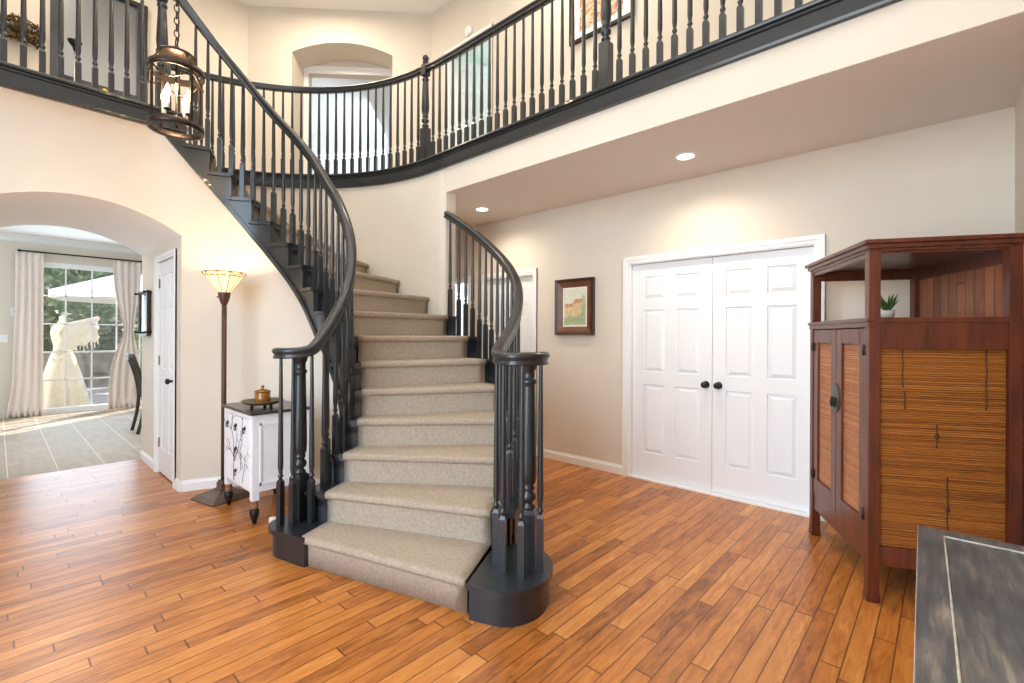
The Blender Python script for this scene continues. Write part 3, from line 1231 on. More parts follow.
def newel_post(b, x, y, z0, ztop, rot, rail_z, bw=0.095, bh=0.36):
    """gallery newel: lower block, turned vase, block at the rail, ball"""
    M = Matrix.Translation((x, y, 0)) @ Matrix.Rotation(rot, 4, 'Z')

    def blk(za, zb, w, ch=0.016):
        h = w / 2
        rings = []
        for hh, z in ((h - ch, za), (h, za + ch), (h, zb - ch), (h - ch, zb)):
            rings.append([b.verts.new(M @ Vector((sx * hh, sy * hh, z))) for sx, sy in ((-1, -1), (1, -1), (1, 1), (-1, 1))])
        b.faces.new(rings[0][::-1])
        b.faces.new(rings[-1])
        for p, q in zip(rings, rings[1:]):
            for i in range(4):
                b.faces.new((p[i], p[(i + 1) % 4], q[(i + 1) % 4], q[i]))
    blk(z0, z0 + bh, bw)
    t = z0 + bh
    e = rail_z - 0.055
    lathe(b, [(0.026, t - 0.005), (0.034, t + 0.01), (0.034, t + 0.02), (0.022, t + 0.028), (0.022, t + 0.04), (0.036, t + 0.055), (0.039, t + 0.07), (0.03, t + 0.085), (0.024, t + 0.095), (0.034, t + 0.105), (0.028, t + 0.115), (0.036, t + 0.15), (0.041, t + 0.2), (0.03, e - 0.06), (0.028, e - 0.045), (0.036, e - 0.035), (0.036, e - 0.02), (0.026, e - 0.01), (0.026, e)], 0, 0, 16, M)
    blk(e - 0.002, rail_z + 0.085, bw * 0.86)
    q = rail_z + 0.085
    lathe(b, [(0.022, q - 0.003), (0.032, q + 0.006), (0.032, q + 0.014), (0.015, q + 0.022)] + [(0.034 * math.sin(PI * i / 10), q + 0.052 - 0.034 * math.cos(PI * i / 10)) for i in range(2, 11)], 0, 0, 16, M)


RAILP = [(-0.026, -0.032), (0.026, -0.032), (0.026, -0.020), (0.021, -0.014), (0.023, -0.004), (0.032, 0.006), (0.033, 0.018), (0.026, 0.029), (0.012, 0.034), (-0.012, 0.034), (-0.026, 0.029), (-0.033, 0.018), (-0.032, 0.006), (-0.023, -0.004), (-0.021, -0.014), (-0.026, -0.020)]


def chaikin(pts, it=2):
    pts = [Vector(p) for p in pts]
    for _ in range(it):
        q = [pts[0]]
        for a, c in zip(pts, pts[1:]):
            q.append(a.lerp(c, 0.25))
            q.append(a.lerp(c, 0.75))
        q.append(pts[-1])
        pts = q
    return pts


def path_z(path, x, y):
    best = min(path, key=lambda p: (p.x - x) ** 2 + (p.y - y) ** 2)
    return best.z


ZV = 1.238     # centre height of the volutes
HI, HO = 0.872, 0.918


def rail_in_z(a):
    return min(znose(a, AI) + HI + max(0, a - 125) * 0.0012, 4.10)


# --- inner balustrade
bal1 = thing('stair_balustrade', 'charcoal balustrade along the left, inner curve of the carpeted stairs', 'balustrade', (-3.054, 1.331, Z1))
low = [Vector((-3.10, 1.215, ZV)), Vector((-3.09, 1.19, ZV)), Vector((-3.04, 1.175, ZV)), Vector((-2.97, 1.20, ZV)), Vector((-2.925, 1.26, ZV + 0.004)), Vector((-2.915, 1.34, ZV + 0.02))]
path = low + [pol(a, RL(a), max(ZV + 0.04, rail_in_z(a))) for a in range(36, 181, 3)]
path1 = chaikin(path, 2)
b = newbm()
sweep(b, path1, RAILP)
# volute eye above the newel
lathe(b, [(0.0, ZV - 0.031), (0.058, ZV - 0.031), (0.058, ZV - 0.02), (0.052, ZV - 0.012), (0.062, ZV + 0.006), (0.063, ZV + 0.018), (0.046, ZV + 0.031), (0.0, ZV + 0.033)], -3.045, 1.272, 24)
obj('handrail', b, BLACK, bal1)
b = newbm()
newel_round(b, -3.050, 1.318, Z1 - 0.006, ZV - 0.028, rad(20))
obj('newel_post', b, BLACK, bal1)
for x, y in ((-3.048, 1.197), (-2.958, 1.235), (-2.922, 1.335)):
    b = newbm()
    baluster(b, x, y, Z1 - 0.006, path_z(path1, x, y) - 0.02, rad(20))
    obj('baluster', b, BLACK, bal1)
for k in range(2, 16):
    for f in (0.22, 0.72):
        a = AI[k] + (AI[k + 1] - AI[k]) * f
        if k == 2 and f < 0.5:
            a = 34.5
        p = pol(a, RL(a), 0)
        b = newbm()
        baluster(b, p.x, p.y, zk(k) - 0.010, path_z(path1, p.x, p.y) - 0.026, rad(a), bh=0.27 + (0.05 if f > 0.5 else 0))
        obj('baluster', b, BLACK, bal1)

# --- outer balustrade
bal2 = thing('stair_balustrade', 'charcoal balustrade on the right, outer side of the stairs, ending at the wall', 'balustrade', (-1.583, 1.857, Z1))
low = [Vector((-1.545, 1.925, ZV)), Vector((-1.53, 1.915, ZV)), Vector((-1.518, 1.86, ZV)), Vector((-1.518, 1.79, ZV)), Vector((-1.535, 1.722, ZV)), Vector((-1.61, 1.705, ZV)), Vector((-1.70, 1.745, ZV + 0.004)), Vector((-1.775, 1.82, ZV + 0.03))]
path = low + [pol(a, RO(a), znose(a, AO) + HO) for a in (29, 32, 35, 38, 42, 46, 50, 54, 58, 62, 66, 70, 74, 78, 82, 84.4)]
path2 = chaikin(path, 2)
b = newbm()
sweep(b, path2, RAILP)
lathe(b, [(0.0, ZV - 0.031), (0.058, ZV - 0.031), (0.058, ZV - 0.02), (0.052, ZV - 0.012), (0.062, ZV + 0.006), (0.063, ZV + 0.018), (0.046, ZV + 0.031), (0.0, ZV + 0.033)], -1.586, 1.84, 24)
obj('handrail', b, BLACK, bal2)
b = newbm()
newel_round(b, -1.583, 1.857, Z1 - 0.006, ZV - 0.028, rad(30))
obj('newel_post', b, BLACK, bal2)
for x, y in ((-1.630, 1.717), (-1.517, 1.729), (-1.502, 1.855), (-1.720, 1.760), (-1.79, 1.86)):
    b = newbm()
    baluster(b, x, y, Z1 - 0.006, path_z(path2, x, y) - 0.028, rad(30))
    obj('baluster', b, BLACK, bal2)
for k in range(2, 9):
    nb = 3 if k < 8 else 1
    for i in range(nb):
        f = (0.12, 0.45, 0.78)[i] if k < 8 else 0.16
        a = AO[k] + (AO[k + 1] - AO[k]) * f
        p = pol(a, RO(a), 0)
        b = newbm()
        baluster(b, p.x, p.y, zk(k) - 0.010, path_z(path2, p.x, p.y) - 0.026, rad(a), bh=0.27 + 0.045 * i)
        obj('baluster', b, BLACK, bal2)

# --- gallery balustrade
ZB = 3.122
ZRB = 4.012
bal3 = thing('gallery_balustrade', 'charcoal balustrade of the upstairs gallery, curving behind the stairs then running above the hall', 'balustrade', (-3.896, YH, ZB))
GR = 2.10
gp = [pol(a, GR, ZRB + 0.075) for a in range(172, 96, -2)] + [pol(94, GR, ZRB + 0.07), pol(92, GR, ZRB + 0.064), Vector((-3.77, CY + GR, ZRB + 0.058)), Vector((-3.4, CY + GR, ZRB + 0.046)), Vector((-2.9, CY + GR, ZRB + 0.042)), Vector((-2.5, CY + GR, ZRB + 0.04)), Vector((XR - 0.01, CY + GR, ZRB + 0.04))]
b = newbm()
sweep(b, gp, [(x * 1.0, z * 0.88) for x, z in RAILP])
obj('handrail', b, BLACK, bal3)
GYY = CY + GR
news = [(-3.935, GYY - 0.006), (-1.815, GYY)]
for x, y in news:
    b = newbm()
    newel_post(b, x, y, ZB, 4.3, 0, ZRB + 0.04, bw=0.078)
    obj('newel_post', b, BLACK, bal3)
pe = pol(172, GR, 0)
b = newbm()
newel_post(b, pe.x, pe.y, ZB, 4.3, rad(172), ZRB + 0.04, bw=0.078)
obj('newel_post', b, BLACK, bal3)
spots = []
x = -3.815
while x < XR - 0.05:
    if min(abs(x - nx) for nx, _ in news) > 0.062:
        spots.append((x, GYY, 0))
    x += 0.1005
for i in range(1, 31):
    a = 95.0 + (i - 1) * 2.66 + 2.4
    if a < 171:
        p = pol(a, GR, 0)
        spots.append((p.x, p.y, rad(a)))
for x, y, r in spots:
    b = newbm()
    baluster(b, x, y, ZB - 0.004, ZRB + (0.048 if x < -3.77 else 0.018), r, bw=0.034, bh=0.20, rb=0.0165, rt=0.0105)
    obj('baluster', b, BLACK, bal3)

# --- landing balustrade above the arch
bal4 = thing('landing_balustrade', 'charcoal balustrade of the upper landing, above the arched opening', 'balustrade', (-4.61, CY, ZB))
b = newbm()
XB = -4.612
sweep(b, [Vector((XB, y, ZRB + 0.04)) for y in (YF + 0.01, -1.0, 0.3, 0.865)], [(x * 1.05, z * 1.15) for x, z in RAILP])
obj('handrail', b, BLACK, bal4)
b = newbm()
newel_post(b, XB, 0.885, ZB, 4.3, 0, ZRB + 0.04, bw=0.078)
obj('newel_post', b, BLACK, bal4)
y = 0.757
while y > YF + 0.1:
    b = newbm()
    baluster(b, XB, y, ZB - 0.004, ZRB + 0.01, 0, bw=0.034, bh=0.20, rb=0.0165, rt=0.0105)
    obj('baluster', b, BLACK, bal4)
    y -= 0.0915

# ------------------------------------------------------------------ recessed ceiling lamps in the hall
GLOW = mat('lit_lamp_glass', (255, 240, 215), 0.5, emit=(255, 236, 205), estr=14)
for i, (x, y) in enumerate(((-1.48, 3.583), (-3.762, 3.605))):
    t = thing('recessed_light', ('round recessed ceiling light of the hall nearer the double doors', 'round recessed ceiling light of the hall beyond the stair handrail')[i], 'ceiling light', (x, y, ZH - 0.001), group='recessed hall lights')
    b = newbm()
    lathe(b, [(0.062, ZH - 0.002), (0.064, ZH - 0.008), (0.085, ZH - 0.007), (0.088, ZH - 0.001), (0.062, ZH - 0.001)], x, y, 28, caps=False)
    obj('trim_ring', b, TRIMW, t)
    b = newbm()
    lathe(b, [(0.0, ZH - 0.004), (0.062, ZH - 0.004), (0.062, ZH - 0.0015), (0.0, ZH - 0.0015)], x, y, 24)
    obj('lens', b, GLOW, t)
    lamp('recessed_lamp', 'SPOT', (x, y, ZH - 0.02), 70, WARM, (0, 0, 0), spot_size=rad(160), spot_blend=1.0, shadow_soft_size=0.06)

# ------------------------------------------------------------------ corner cabinet, right
CP = Vector((-0.288, 3.020))
UX = Vector((-0.454, 0.891)).normalized()
cab_rot = math.atan2(UX.y, UX.x)
cab = thing('cabinet', 'tall reddish-brown wooden cabinet with reed panels and an open top shelf', 'cabinet', (CP.x, CP.y, 0), cab_rot)
# local frame: x along the front (0..W), y = -depth
W_, D_, P_ = 0.888, 0.632, 0.052
ZT, ZS = 1.852, 1.455


def lbox(b, x0, x1, d0, d1, z0, z1, bev=0.003):
    bbox_bev(b, x0, x1, -d1, -d0, z0, z1, bev)


def foot(b, x0, d0):
    lbox(b, x0, x0 + P_, d0, d0 + P_, 0.06, 1.82, 0.004)
    M = None
    lbox(b, x0 - 0.006, x0 + P_ + 0.002, d0 - 0.006, d0 + P_ + 0.002, 0.0, 0.035, 0.006)
    lbox(b, x0 - 0.002, x0 + P_, d0 - 0.002, d0 + P_, 0.03, 0.062, 0.005)


for x0, d0 in ((0, 0), (W_ - P_, 0), (0, D_ - P_), (W_ - P_, D_ - P_)):
    b = newbm()
    foot(b, x0, d0)
    obj('corner_post', b, CABM, cab, world=False)
b = newbm()
lbox(b, -0.028, W_ + 0.028, -0.028, D_ + 0.002, ZT - 0.022, ZT, 0.006)
lbox(b, -0.014, W_ + 0.014, -0.014, D_ + 0.004, ZT - 0.045, ZT - 0.020, 0.006)
lbox(b, 0.0, W_, 0.0, D_, ZT - 0.060, ZT - 0.043, 0.002)
obj('top_board', b, CABM, cab, world=False)
b = newbm()
lbox(b, P_ - 0.001, W_ - P_ + 0.001, 0.008, 0.035, ZT - 0.085, ZT - 0.058)
lbox(b, P_ - 0.001, W_ - P_ + 0.001, D_ - 0.04, D_ - 0.01, ZT - 0.13, ZT - 0.058)
for x in (0.012, W_ - 0.05):
    lbox(b, x, x + 0.03, P_ - 0.001, D_ - P_ + 0.001, ZT - 0.070 if x < 0.1 else ZT - 0.12, ZT - 0.058)
obj('top_rail', b, CABM, cab, world=False)
b = newbm()
lbox(b, 0.004, W_ - 0.004, 0.006, D_ - 0.006, ZS - 0.025, ZS, 0.004)
lbox(b, -0.012, W_ + 0.012, -0.012, 0.03, ZS - 0.022, ZS - 0.004, 0.006)
lbox(b, -0.005, W_ + 0.005, -0.005, 0.03, ZS - 0.05, ZS - 0.020, 0.005)
obj('shelf', b, CABM, cab, world=False)
for z0, z1 in ((1.295, ZS - 0.02), (0.185, 0.285)):
    b = newbm()
    lbox(b, 0.010, 0.036, P_ - 0.001, D_ - P_ + 0.001, z0, z1)
    obj('side_rail', b, CABM, cab, world=False)
b = newbm()
lbox(b, W_ - 0.036, W_ - 0.010, P_ - 0.001, D_ - P_ + 0.001, 0.185, ZS - 0.02)
obj('side_panel', b, CABM, cab, world=False)
# wide reed panel on the side that faces the room
b = newbm()
t = newbm()
nz_ = 88
rows = []
for i in range(nz_ * 2 + 1):
    z = 0.286 + (1.296 - 0.286) * i / (nz_ * 2)
    xo = 0.020 if i % 2 else 0.0245
    rows.append([Vector((xo, -(P_ + 0.002), z)), Vector((xo, -(D_ - P_ - 0.002), z))])
grid(b, rows)
box(b, 0.025, 0.034, -(D_ - P_), -P_, 0.284, 1.297)
obj('reed_panel', b, REED, cab, world=False)
# dark ties of the reeds
b = newbm()
STEELG = mat('dull_steel', (92, 97, 98), 0.4, 0.6)
TIEM = mat('dark_reed_tie', (66, 38, 18), 0.7)
for dd, z0, z1 in ((0.155, 1.10, 1.295), (0.165, 0.99, 1.08), (0.30, 0.80, 0.92), (0.345, 0.34, 0.66), (0.50, 1.00, 1.295), (0.285, 0.29, 0.40)):
    pts = [(0.0192, -dd + 0.0015 * math.sin(i * 1.3 + z0 * 9), z0 + (z1 - z0) * i / 10) for i in range(11)]
    b = newbm()
    tube(b, pts, 0.0026, 5)
    if z0 in (0.80, 0.34):
        sphere(b, (0.018, -dd, (z0 + z1) / 2), 0.009, 8, (0.5, 1, 1.8))
    obj('reed_tie', b, TIEM, cab, world=False)
# front: two doors, apron, meeting plate
for q in range(2):
    x0 = P_ + 0.003 + q * (W_ - 2 * P_) / 2
    x1 = x0 + (W_ - 2 * P_) / 2 - 0.006
    z0, z1 = 0.300, ZS - 0.055
    b = newbm()
    fw = 0.075
    lbox(b, x0, x0 + fw, 0.006, 0.030, z0, z1)
    lbox(b, x1 - fw, x1, 0.006, 0.030, z0, z1)
    lbox(b, x0 + fw - 0.001, x1 - fw + 0.001, 0.006, 0.030, z1 - 0.085, z1)
    lbox(b, x0 + fw - 0.001, x1 - fw + 0.001, 0.006, 0.030, z0, z0 + 0.10)
    dr = obj('door', b, CABM, cab, world=False)
    b = newbm()
    rows = []
    for i in range(161):
        z = z0 + 0.10 + (z1 - 0.085 - z0 - 0.10) * i / 160
        yo = -0.017 if i % 2 else -0.0205
        rows.append([Vector((x0 + fw, yo, z)), Vector((x1 - fw, yo, z))])
    grid(b, rows)
    box(b, x0 + fw, x1 - fw, -0.028, -0.021, z0 + 0.1, z1 - 0.085)
    obj('reed_panel', b, REED2, dr, world=False)
    b = newbm()
    hx = x0 + 0.004 if q == 0 else x1 - 0.004
    for z in (z0 + 0.10, z1 - 0.14):
        lathe(b, [(0.009, z), (0.009, z + 0.055)], hx, -0.001, 10)
        box(b, hx - 0.022, hx + 0.022, -0.0055, -0.001, z, z + 0.055)
    obj('hinge', b, METALK, dr, world=False)
    # half of the round lock plate with its ring pull
    b = newbm()
    xm = W_ / 2
    sg = -1 if q == 0 else 1
    n = 14
    pts = [(xm + sg * 0.0015, 0)]
    for i in range(n + 1):
        a = -PI / 2 + PI * i / n
        pts.append((xm + sg * (0.0015 + 0.056 * math.cos(a)), 0.085 * math.sin(a)))
    fr = [b.verts.new((px_, 0.0015, 0.99 + pz)) for px_, pz in pts[1:]]
    bk = [b.verts.new((px_, -0.0065, 0.99 + pz)) for px_, pz in pts[1:]]
    b.faces.new(fr)
    b.faces.new(bk[::-1])
    for i in range(len(fr)):
        j = (i + 1) % len(fr)
        b.faces.new((fr[i], fr[j], bk[j], bk[i]))
    obj('lock_plate', b, STEELG, dr, world=False)
    b = newbm()
    tube(b, [(xm + sg * 0.022 + 0.014 * math.cos(2 * PI * i / 14), 0.010, 0.958 + 0.022 * math.sin(2 * PI * i / 14)) for i in range(14)], 0.0045, 6, closed=True)
    sphere(b, (xm + sg * 0.022, 0.006, 0.982), 0.011)
    obj('ring_pull', b, METALK, dr, world=False)
b = newbm()
lbox(b, P_ - 0.001, W_ - P_ + 0.001, 0.010, 0.034, 0.185, 0.298)
obj('apron', b, CABM, cab, world=False)
b = newbm()
box(b, P_, W_ - P_, -(D_ - 0.012), -(D_ - 0.026), ZS, ZT - 0.06)
box(b, P_, W_ - P_, -(D_ - 0.012), -(D_ - 0.026), 0.185, ZS - 0.02)
bb = obj('back_panel', b, PLANKB, cab, world=False)
b = newbm()
box(b, 0.03, W_ - 0.03, -(D_ - 0.02), -0.03, 0.185, 0.20)
obj('base_board', b, CABM, cab, world=False)

# plant on the cabinet shelf


def cabw(x, d, z):
    return full(cab) @ Vector((x, -d, z))


pp = cabw(0.31, 0.21, ZS)
plant = thing('potted_plant', 'small green grassy plant in a pale pot on the cabinet shelf', 'plant', pp)
b = newbm()
lathe(b, [(0.0, pp.z), (0.026, pp.z), (0.034, pp.z + 0.025), (0.036, pp.z + 0.05), (0.032, pp.z + 0.05), (0.029, pp.z + 0.042), (0.0, pp.z + 0.05)], pp.x, pp.y, 20)
obj('pot', b, mat('pale_grey_pot', (206, 208, 208), 0.5), plant)
b = newbm()
for i in range(46):
    a = random.uniform(0, 2 * PI)
    L = random.uniform(0.07, 0.125)
    ln = random.uniform(0.2, 1.0)
    pts = []
    for j in range(5):
        u = j / 4
        o = 0.010 + L * 0.75 * ln * u ** 1.4
        pts.append((pp.x + o * math.cos(a), pp.y + o * math.sin(a), pp.z + 0.038 + L * (u - 0.3 * ln * u * u)))
    tube(b, pts, [0.0045, 0.0055, 0.005, 0.0035, 0.001], 5)
obj('leaves', b, mat('plant_green', (68, 110, 52), 0.5, noise=0.3, nscale=30), plant)

# ------------------------------------------------------------------ dark console table, front right
tab = thing('console_table', 'dark distressed console table with worn pale edges in the front right corner', 'table', (-0.062, 1.982, 0), rad(1.5))
TX0, TX1, TY0, TY1, TZ = 0.0, 0.325, -1.40, 0.0, 0.76
WORN = mat('worn_black_paint', (74, 76, 80), 0.42)
t_ = WORN.node_tree
b_ = t_.nodes['Principled BSDF']
tc = N(t_, 'ShaderNodeTexCoord')
mp = N(t_, 'ShaderNodeMapping')
mp.inputs['Scale'].default_value = (34, 3.2, 8)
mp.inputs['Rotation'].default_value = (0, 0, rad(24))
t_.links.new(tc.outputs['Object'], mp.inputs[0])
n1 = N(t_, 'ShaderNodeTexNoise')
n1.inputs['Scale'].default_value = 1.3
n1.inputs['Detail'].default_value = 8
n1.inputs['Roughness'].default_value = 0.7
t_.links.new(mp.outputs[0], n1.inputs['Vector'])
n2 = N(t_, 'ShaderNodeTexNoise')
n2.inputs['Scale'].default_value = 4
t_.links.new(tc.outputs['Object'], n2.inputs['Vector'])
ff = M2(t_, 'ADD', M2(t_, 'MULTIPLY', n1.outputs[0], 0.7), M2(t_, 'MULTIPLY', n2.outputs[0], 0.35))
cc = ramp(t_, ff, [(0.40, (62, 64, 69)), (0.54, (84, 85, 87)), (0.63, (112, 108, 102)), (0.74, (158, 150, 138))])
t_.links.new(cc, b_.inputs['Base Color'])
b = newbm()
fwid = 0.060
for x0, x1, y0, y1 in ((TX0, TX0 + fwid, TY0, TY1), (TX1 - fwid, TX1, TY0, TY1), (TX0 + fwid, TX1 - fwid, TY1 - fwid, TY1), (TX0 + fwid, TX1 - fwid, TY0, TY0 + fwid)):
    bbox_bev(b, x0, x1, y0, y1, TZ - 0.03, TZ, 0.002)
obj('top_frame', b, WORN, tab, world=False)
b = newbm()
bbox_bev(b, TX0 + fwid + 0.003, TX1 - fwid - 0.003, TY0 + fwid + 0.003, TY1 - fwid - 0.003, TZ - 0.028, TZ - 0.003, 0.003)
obj('top_panel', b, WORN, tab, world=False)
b = newbm()
PALE = mat('worn_pale_edge', (178, 174, 166), 0.6, noise=0.25, nscale=40)
i0, i1, j0, j1 = TX0 + fwid, TX1 - fwid, TY0 + fwid, TY1 - fwid
for x in (i0, i1):
    tube(b, [(x, j0 + (j1 - j0) * k / 8, TZ - 0.0022) for k in range(9)], [0.0022, 0.003, 0.0025, 0.0034, 0.0028, 0.0032, 0.0024, 0.0033, 0.003], 6)
for y in (j0, j1):
    tube(b, [(i0 + (i1 - i0) * k / 4, y, TZ - 0.0022) for k in range(5)], 0.0032, 6)
for y in (TY1,):
    tube(b, [(TX0 + (TX1 - TX0) * k / 4, y - 0.001, TZ - 0.002) for k in range(5)], 0.0014, 6)
tube(b, [(TX0 + 0.001, TY0 + (TY1 - TY0) * k / 8, TZ - 0.002) for k in range(9)], 0.0017, 6)
obj('worn_edge', b, PALE, tab, world=False)
b = newbm()
bbox_bev(b, TX0 + 0.03, TX1 - 0.01, TY0 + 0.03, TY1 - 0.03, TZ - 0.15, TZ - 0.03, 0.003)
obj('apron', b, WORN, tab, world=False)
for x in (TX0 + 0.035, TX1 - 0.07):
    for y in (TY0 + 0.035, TY1 - 0.085):
        b = newbm()
        bbox_bev(b, x, x + 0.05, y, y + 0.05, 0, TZ - 0.149, 0.004)
        obj('leg', b, WORN, tab, world=False)

# ------------------------------------------------------------------ small white nightstand
NSX0, NSX1, NSY0, NSY1, NSZ = -4.225, -3.615, 1.225, 1.635, 0.80
ns = thing('nightstand', 'white painted nightstand with black drawn branches, dark top and turned legs under the stairs', 'nightstand', ((NSX0 + NSX1) / 2, (NSY0 + NSY1) / 2, 0))
NSW = mat('nightstand_white', (232, 233, 238), 0.5, noise=0.02, nscale=10)
b = newbm()
bbox_bev(b, NSX0, NSX1, NSY0, NSY1, 0.225, NSZ - 0.022, 0.004)
# side panel mouldings
for z0, z1, y0, y1 in ((0.27, 0.29, NSY0 + 0.05, NSY1 - 0.05), (0.70, 0.715, NSY0 + 0.05, NSY1 - 0.05)):
    box(b, NSX1 - 0.001, NSX1 + 0.006, y0, y1, z0, z1)
for y in (NSY0 + 0.05, NSY1 - 0.062):
    box(b, NSX1 - 0.001, NSX1 + 0.006, y, y + 0.012, 0.27, 0.715)
# corner blocks above the legs
for x in (NSX0 + 0.001, NSX1 - 0.051):
    for y in (NSY0 + 0.001, NSY1 - 0.051):
        bbox_bev(b, x, x + 0.05, y, y + 0.05, 0.165, 0.23, 0.004)
obj('body', b, NSW, ns)
b = newbm()
bbox_bev(b, NSX0 - 0.018, NSX1 + 0.018, NSY0 - 0.018, NSY1 + 0.012, NSZ - 0.022, NSZ, 0.005)
obj('top_board', b, mat('dark_grey_top', (62, 58, 54), 0.25, noise=0.15), ns)
LEGW = mat('leg_bare_wood', (142, 98, 66), 0.45, noise=0.15)
for x in (NSX0 + 0.026, NSX1 - 0.026):
    for y in (NSY0 + 0.026, NSY1 - 0.026):
        b = newbm()
        lathe(b, [(0.022, 0.17), (0.028, 0.158), (0.026, 0.148), (0.020, 0.142), (0.026, 0.132), (0.026, 0.12), (0.02, 0.112), (0.022, 0.106)], x, y, 16)
        lg = obj('leg', b, LEGW, ns)
        b = newbm()
        lathe(b, [(0.022, 0.107), (0.031, 0.096), (0.033, 0.08), (0.028, 0.055), (0.018, 0.022), (0.013, 0.0)], x, y, 16)
        obj('foot', b, METALK, lg)
rows_ = [(0.545, 0.745), (0.40, 0.53), (0.25, 0.385)]
wN = NSX1 - NSX0
dl = []
for i in range(3):
    dl.append((NSX0 + 0.03 + i * (wN - 0.06) / 3 + 0.004, NSX0 + 0.03 + (i + 1) * (wN - 0.06) / 3 - 0.004, 0.575, 0.745))
dl.append((NSX0 + 0.034, NSX1 - 0.034, 0.41, 0.565))
dl.append((NSX0 + 0.034, NSX1 - 0.034, 0.245, 0.40))
for x0, x1, z0, z1 in dl:
    b = newbm()
    bbox_bev(b, x0, x1, NSY0 - 0.007, NSY0 + 0.01, z0, z1, 0.003)
    dr = obj('drawer', b, NSW, ns)
    b = newbm()
    xm, zm = (x0 + x1) / 2, (z0 + z1) / 2
    knobM = Matrix.Translation((xm, NSY0 - 0.007, zm + 0.012)) @ Matrix.Rotation(rad(90), 4, 'X')
    lathe(b, [(0.014, 0), (0.014, 0.004), (0.007, 0.008), (0.007, 0.016), (0.0, 0.018)], 0, 0, 14, knobM)
    tube(b, [(xm + 0.016 * math.sin(2 * PI * i / 14), NSY0 - 0.019, zm - 0.008 - 0.018 * math.cos(2 * PI * i / 14)) for i in range(14)], 0.0032, 6, closed=True)
    obj('ring_pull', b, METALK, dr)
# drawn branches
b = newbm()


def twig(p0, ang, L, w, depth):
    x, z = p0
    pts = [(x, z)]
    n = 5
    a = ang
    for i in range(n):
        a += random.uniform(-0.28, 0.28)
        x += math.sin(a) * L / n
        z += math.cos(a) * L / n
        pts.append((x, z))
    pts = [(min(max(px_, NSX0 + 0.02), NSX1 - 0.02), min(max(pz, 0.24), 0.745)) for px_, pz in pts]
    tube(b, [(px_, NSY0 - 0.0072, pz) for px_, pz in pts], [w * (1 - 0.12 * i) for i in range(n + 1)], 5)
    if depth > 0:
        for s in (-1, 1):
            k = random.choice((2, 3, 4))
            twig(pts[k], a + s * random.uniform(0.45, 0.95), L * random.uniform(0.55, 0.75), w * 0.7, depth - 1)


random.seed(21)
twig((NSX0 + 0.26, 0.25), 0.05, 0.30, 0.0042, 3)
twig((NSX0 + 0.27, 0.40), 0.5, 0.30, 0.0038, 3)
twig((NSX0 + 0.27, 0.42), -0.45, 0.28, 0.0034, 2)
twig((NSX0 + 0.44, 0.27), 0.35, 0.16, 0.003, 2)
twig((NSX0 + 0.40, 0.36), 0.2, 0.18, 0.003, 2)
obj('painted_branch', b, METALK, ns)
random.seed(7)

# footed plate and amber jar on it
px0 = Vector((-3.83, 1.37, NSZ))
pl = thing('footed_plate', 'low dark footed plate under the amber jar on the nightstand', 'plate', px0)
b = newbm()
lathe(b, [(0.0, NSZ + 0.034), (0.10, NSZ + 0.034), (0.13, NSZ + 0.045), (0.145, NSZ + 0.056), (0.147, NSZ + 0.052), (0.13, NSZ + 0.036), (0.10, NSZ + 0.025), (0.0, NSZ + 0.024)], px0.x, px0.y, 30)
obj('dish', b, mat('olive_plate', (86, 78, 50), 0.35, noise=0.2), pl)
for i in range(3):
    a = 2 * PI * i / 3 + 0.5
    b = newbm()
    lathe(b, [(0.010, NSZ), (0.012, NSZ + 0.01), (0.008, NSZ + 0.028)], px0.x + 0.075 * math.cos(a), px0.y + 0.075 * math.sin(a), 10)
    obj('foot', b, METALK, pl)
jz = NSZ + 0.0345
jar = thing('candle_jar', 'amber glass jar with a knobbed lid on the plate', 'jar', (px0.x, px0.y, jz))
b = newbm()
lathe(b, [(0.0, jz), (0.052, jz), (0.055, jz + 0.006), (0.055, jz + 0.075), (0.050, jz + 0.082), (0.0, jz + 0.082)], px0.x, px0.y, 28)
obj('body', b, mat('amber_glass', (150, 92, 34), 0.2, noise=0.3, nscale=14, coat=0.5), jar)
b = newbm()
lathe(b, [(0.057, jz + 0.082), (0.057, jz + 0.090), (0.035, jz + 0.100), (0.012, jz + 0.104), (0.008, jz + 0.112), (0.013, jz + 0.120), (0.010, jz + 0.130), (0.0, jz + 0.132)], px0.x, px0.y, 28)
obj('lid', b, mat('brass_lid', (140, 100, 44), 0.3, 0.5), jar)

# ------------------------------------------------------------------ floor lamp under the stair
LX, LY = -4.41, 1.275
fl = thing('floor_lamp', 'lit torchiere floor lamp with a flared leaded-glass shade beside the nightstand', 'lamp', (LX, LY, 0), rad(12))
b = newbm()
prof = [(0.168, 0.0), (0.168, 0.012), (0.135, 0.040), (0.085, 0.062), (0.05, 0.075), (0.05, 0.082), (0.036, 0.088), (0.036, 0.13), (0.028, 0.135), (0.028, 0.15)]
prev = None
for r, z in prof:
    ring = [b.verts.new(full(fl) @ Vector((sx * r, sy * r, z))) for sx, sy in ((-1, -1), (1, -1), (1, 1), (-1, 1))]
    if prev is None:
        b.faces.new(ring[::-1])
    else:
        for i in range(4):
            b.faces.new((prev[i], prev[(i + 1) % 4], ring[(i + 1) % 4], ring[i]))
    prev = ring
b.faces.new(prev)
obj('base', b, mat('lamp_base_brown', (92, 72, 62), 0.4, noise=0.15), fl)
b = newbm()
lathe(b, [(0.019, 0.14), (0.019, 1.60)], LX, LY, 16)
lathe(b, [(0.019, 1.595), (0.03, 1.62), (0.042, 1.66), (0.046, 1.69), (0.046, 1.70), (0.02, 1.70)], LX, LY, 20)
obj('pole', b, TORCH, fl)
b = newbm()
tube(b, [(LX - 0.045, LY - 0.02, 1.665), (LX - 0.062, LY - 0.028, 1.665)], 0.005, 6)
